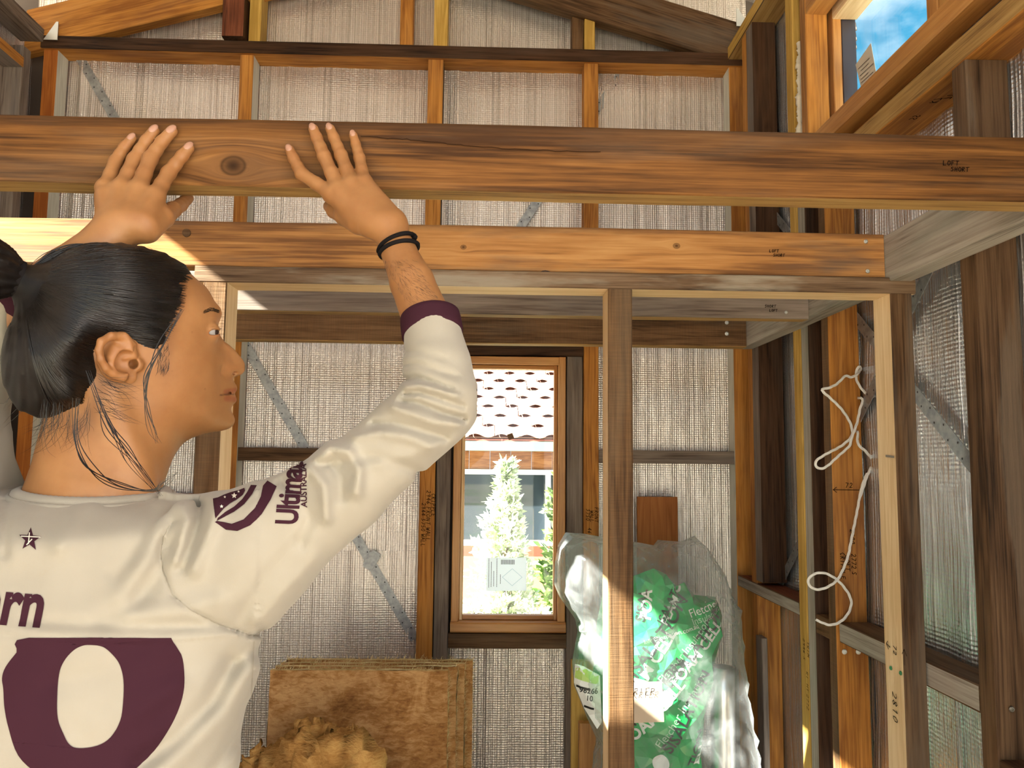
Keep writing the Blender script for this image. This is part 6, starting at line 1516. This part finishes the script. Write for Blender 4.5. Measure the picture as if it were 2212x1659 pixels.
# strands combed back over the cap to the tie
def ribbons(paths, wd, name, mat, parent, face_to=CAMP):
    vs, fs = [], []
    for P, w0 in paths:
        P = np.array(P); T = np.gradient(P, axis=0); b0 = len(vs); n = len(P)
        for i in range(n):
            s_ = np.cross(T[i], face_to-P[i]); s_ /= np.linalg.norm(s_)+1e-12; ww = w0*(.35+.65*math.sin(PI*min(1, .12+.88*i/(n-1)))) if wd else w0*(.30+.70*min(1, 4*i/(n-1)))*(1-.85*(i/(n-1))**2)
            vs += [P[i]-s_*ww/2, P[i]+s_*ww/2]
        for i in range(n-1): k = b0+2*i; fs.append((k, k+1, k+3, k+2))
    return tag(mesh_obj(name, vs, fs, mat, parent, smooth=True), kind='stuff')
rs = np.random.RandomState(21); TPX = np.array([58, 606.]); paths = []
hl = np.array(hair_out[2:]+hline[1:], float)
def on_hair(x, y, side, lift):
    w_ = .05
    for _ in range(3): w_ = math.sqrt(max(float(QH(uv(x, y, w_)[None])[0]), 1e-7))
    return HP(x, y, w_*1.0+lift) if side > 0 else HC+(HL(HP(x, y, w_+lift)[None])[0]*np.array([1, 1, -1])) @ HF
for k in range(2000):
    i = rs.rand()*(len(hl)-1.001); a = int(i); S = hl[a]*(1-i+a)+hl[a+1]*(i-a)
    d = hc_px-S; S = S+d/np.linalg.norm(d)*rs.uniform(-5 if a > 7 else 3, 75)
    T = TPX+np.array([rs.uniform(-3, 10), rs.uniform(-26, 30)*(.6 if S[1] < 700 else 1)])
    if S[1] > 690: C = np.array([T[0]+.30*(S[0]-T[0])-18*(S[1]-690)/200, T[1]+(S[1]-T[1])*(.80+.15*rs.rand())])
    else: C = np.array([T[0]+.5*(S[0]-T[0]), T[1]+(S[1]-T[1])*.78-20*(700-S[1])/110])
    C = C+rs.randn(2)*6; side = 1 if k < 1700 else -1; P = []; lf = .0009*rs.rand()
    for t in np.linspace(0, 1, 15):
        q = S*(1-t)**2+2*C*t*(1-t)+T*t*t; P.append(on_hair(q[0], q[1], side, .0003+lf*math.sin(PI*t)))
    paths.append((P, rs.uniform(.0004, .0011)))
def locks(paths, name, mat, parent):
    vs, fs = [], []
    for P, r in paths:
        P = np.array(P); T = np.gradient(P, axis=0); T /= np.linalg.norm(T, axis=1)[:, None]+1e-12; b0 = len(vs); n = len(P)
        for i in range(n):
            u = np.cross(T[i], HF[2]); u /= np.linalg.norm(u)+1e-9; v = np.cross(T[i], u); rr = r*(.25+.75*math.sin(PI*min(1, .1+.9*i/(n-1))))
            for a in range(5): vs.append(P[i]+(u*math.cos(a*2*PI/5)+v*math.sin(a*2*PI/5))*rr)
        for i in range(n-1):
            for a in range(5): b = (a+1) % 5; fs.append((b0+i*5+a, b0+i*5+b, b0+i*5+5+b, b0+i*5+5+a))
    return tag(mesh_obj(name, vs, fs, mat, parent, smooth=True), kind='stuff')
M_LOCK = M_HAIR.copy(); M_LOCK.name = 'hair_strand'; lb_ = [n for n in M_LOCK.node_tree.nodes if n.type == 'BSDF_PRINCIPLED'][0]; lb_.inputs['Roughness'].default_value = .32; lb_.inputs['Specular IOR Level'].default_value = .38
locks(paths, 'combed_strands', M_LOCK, hair)
# loose wisps at the nape, before the ear and over the shoulder
loose = []
def wisp(px_pts, w_near, wd, jit=0):
    P = [np.array(M(*q)) if len(q) == 3 else None for q in px_pts]; P = np.array(P); Q = [P[0]]
    for i in range(len(P)-1):
        p0, p1, p2, p3 = P[max(i-1, 0)], P[i], P[i+1], P[min(i+2, len(P)-1)]
        for k in range(1, 7):
            t = k/6; Q.append(.5*((2*p1)+(-p0+p2)*t+(2*p0-5*p1+4*p2-p3)*t*t+(-p0+3*p1-3*p2+p3)*t**3))
    loose.append((np.array(Q)+rs.randn(3)*jit, wd))
YW = .862
for k in range(5): wisp([(392+rs.randn()*2, 668, .880), (352+rs.randn()*4, 742+rs.randn()*5, .868), (318+rs.randn()*3, 810+rs.randn()*4, .866), (315+rs.randn()*4, 880, .872), (330+rs.randn()*5, 932, .880), (343+rs.randn()*4, 958, .885)], 0, .0011)
for k in range(4): wisp([(188+rs.randn()*4, 800, .858), (232+rs.randn()*5, 905+rs.randn()*5, .862), (272+rs.randn()*5, 965, .858), (312+rs.randn()*3, 1025, .846), (350+rs.randn()*3, 1072, .838)], 0, .0011)
for k in range(5): wisp([(165+rs.randn()*5, 860, .862), (168+rs.randn()*6, 950, .868), (200+rs.randn()*8, 1010+rs.randn()*6, .862), (262+rs.randn()*6, 1048+rs.randn()*4, .842), (325+rs.randn()*5, 1058+rs.randn()*4, .838), (362+rs.randn()*6, 1042, .838), (388+rs.randn()*8, 1020, .838)], 0, .0011)
for k in range(4): wisp([(215+rs.randn()*5, 880, .864), (238+rs.randn()*8, 940, .862), (282+rs.randn()*8, 1000, .856), (335+rs.randn()*6, 1062, .838)], 0, .0009)
for k in range(64):
    x, y = rs.uniform(85, 200), rs.uniform(868, 905); dx = rs.uniform(-75, 25); dy = rs.uniform(30, 95)
    wisp([(x, y-14, .874), (x+dx*.15, y+dy*.4, .876), (x+dx*.55+rs.randn()*4, y+dy*.8, .88), (x+dx+rs.randn()*5, y+dy, .885)], 0, rs.uniform(.0002, .0005))
for k in range(40):
    x, y = rs.uniform(200, 235), rs.uniform(800, 900); wisp([(x, y, .872), (x+rs.uniform(15, 40), y+rs.uniform(0, 25), .872), (x+rs.uniform(50, 85), y+rs.uniform(10, 40), .876)], 0, .0004)
for k in range(26):
    x, y = rs.uniform(10, 60), rs.uniform(680, 880); wisp([(x+15, y, .93), (x-8, y+rs.uniform(5, 30), .93), (x-rs.uniform(18, 40), y+rs.uniform(25, 60), .93)], 0, .0004)
for k in range(30):
    x = rs.uniform(90, 420); y = np.interp(x, [88, 142, 236, 331, 402, 420], [584, 546, 525, 538, 574, 592]); wisp([(x, y+4, .945), (x-rs.uniform(8, 25), y-rs.uniform(0, 8), .945), (x-rs.uniform(25, 60), y+rs.uniform(-9, 16), .945)], 0, .00035)
for k in range(34):                                            # sideburn
    x, y = rs.uniform(340, 366), rs.uniform(740, 800); w_ = skin_w(x, y); a = rs.uniform(-3, 6); y2 = y+rs.uniform(10, 26); loose.append((np.array([HP(x, y, w_+.0008), HP(x+a*.3, (y+y2)/2, skin_w(x, (y+y2)/2)+.0012), HP(x+a-6, y2, skin_w(x+a-6, y2)+.0006)]), .0006))
for k in range(240):                                           # fine hair softening the hairline at forehead and temple
    i = rs.uniform(0, 5.6); a = int(i); S = np.array(hline[a], float)*(1-i+a)+np.array(hline[a+1], float)*(i-a); tg = np.array(hline[a+1], float)-np.array(hline[a], float); tg /= np.linalg.norm(tg); d = np.array([-tg[1], tg[0]])
    S0 = S-d*rs.uniform(0, 13); tt = TPX-S0; tt /= np.linalg.norm(tt); S1 = S0+(tt*.7+d*.5)*11; S2 = S0+(tt*.9+d*.4)*28
    if S0[1] < 596 and S0[0] > 408: continue
    w0_ = skin_w(*S0); w1_ = max(skin_w(*S1), math.sqrt(max(float(QH(uv(S1[0], S1[1], .05)[None])[0]), 1e-7))); w2_ = math.sqrt(max(float(QH(uv(S2[0], S2[1], .06)[None])[0]), 1e-7)); loose.append((np.array([HP(S0[0], S0[1], w0_+.0001), HP(S1[0], S1[1], w1_+.0008), HP(S2[0], S2[1], w2_+.0006)]), rs.uniform(.0004, .0009)))
ribbons(loose, False, 'loose_strands', M_HAIR, hair)
brow = []
for k in range(105):
    t = rs.rand(); x = 446+34*t; y = 677-9*math.sin(PI*min(1, t*.75+.1))+rs.uniform(-4.5, 4.5)*(1-.5*abs(t-.4)); w_ = skin_w(x, y)
    brow.append((np.array([HP(x, y, w_+.0002), HP(x-2.5, y-1.2, skin_w(x-2.5, y-1.2)+.0010), HP(x-6, y-.2, skin_w(x-6, y-.2)+.0006)]), .00045))
for k in range(16):
    t = k/15; x = 458+17*t; w_ = .0395-.0105*t; a = HP(x, 710-1.5*math.sin(t*PI), w_); brow.append((np.array([a, a+HF[0]*.0025+HF[2]*.0012-HF[1]*.0002, a+HF[0]*.0055+HF[2]*.001+HF[1]*.0008]), .0005))
lidl = [HP(451, 720.5, .0385), HP(457, 712.5, .0392), HP(465, 709, .0372), HP(473, 709, .0325)]
brow.append((np.array(lidl), .0011))
ribbons(brow, False, 'eyebrow', M_HAIR, person)
# fine hairs on the forearm
arm = []; bb_ = bvh_of([body])
for k in range(420):
    t = rs.rand(); x = 850+75*t+rs.uniform(-28, 42); y = 560+120*t
    d = Vector(RC @ np.array([(x-1106.)/F_PX, -(y-829.5)/F_PX, -1.])).normalized(); h, n, i, dd = bb_.ray_cast(Vector(CAMP), d)
    if h is None: continue
    g = Vector((rs.uniform(.2, .8), 0, -.5)); g = (g-n*g.dot(n)).normalized(); arm.append((np.array([h, h+g*.003+n*.0009, h+g*.006+n*.0008]), .00022))
ribbons(arm, False, 'arm_hair', plain('arm_hair', (.05, .03, .02), .6), person)
# elastic bracelet: two loops and a knot
def loop_at(c, ax, r, tilt, rr):
    a = Vector(ax).normalized(); a = (a+Vector(tilt)).normalized(); u = a.cross(Vector((0, 1, 0))).normalized(); v = a.cross(u); return [np.array(Vector(c)+(u*math.cos(k*2*PI/28)+v*math.sin(k*2*PI/28))*r) for k in range(29)]
wa = M(862, 545, .950)-RW
lp1 = loop_at(M(856, 527, .955), wa, .0232, (.10, .25, .0), .002); lp2 = loop_at(M(862, 540, .951), wa, .0236, (-.10, .25, .12), .002)
br = tube_twist('elastic_bracelet', [lp1, lp2], .0027, plain('black_elastic', (.010, .008, .008), .9, Specular_IOR_Level=.08), person, strands=1)
bm = bmesh.new(); bmesh.ops.create_icosphere(bm, subdivisions=2, radius=1.)
for v in bm.verts: v.co *= 1+.25*mnoise.noise(v.co*2.)
bm.transform(Matrix.Translation(Vector(M(893, 510, .955))) @ Matrix.Rotation(.9, 4, 'Y') @ Matrix.Diagonal((.0058, .005, .0042, 1))); bm_obj('knot', bm, plain('black_elastic', (.012, .010, .010), .8), br, smooth=True)
# ---- trousers and shoes, below the frame
def f_trous(P):
    z = P[:, 2]-H; k = np.sqrt(((P[:, 0]+.485)/.172)**2+((P[:, 1]-.885)/.112)**2); s = np.maximum((k-1)*.112, np.maximum(z+.70, -.92-z))
    for sg in (-1, 1):
        x = -.485+sg*.095; s = smin(s, chain(P, [np.array([x, .885, H-.88]), np.array([x+sg*.015, .895, H-1.10]), np.array([x+sg*.03, .885, .09])], [.088, .066, .058], .03), .03)
    return np.maximum(s, .07-P[:, 2])
tv, tf = mesh_sdf(f_trous, (-.74, .74, .03), (-.22, 1.03, H-.66), .008, band=.05)
sdf_obj('trousers', [(tv, tf)], plain('dark_work_trousers', (.045, .05, .06), .9), person)
def f_shoe(P, sg):
    x = -.485+sg*.125; s = cone(P, np.array([x, .86, .052]), np.array([x+sg*.02, 1.02, .036]), .047, .040); s = smin(s, cone(P, np.array([x, .875, .06]), np.array([x, .875, .10]), .045, .045), .03); return smax(s, .006-P[:, 2], .004)
for sg in (-1, 1):
    v_, f_ = mesh_sdf(lambda P: f_shoe(P, sg), (-.485+sg*.125-.09, .78, -.02), (-.485+sg*.125+.11, 1.10, .17), .006, band=.03); sdf_obj('shoe', [(v_, f_)], plain('shoe_leather', (.09, .06, .04), .6), person)
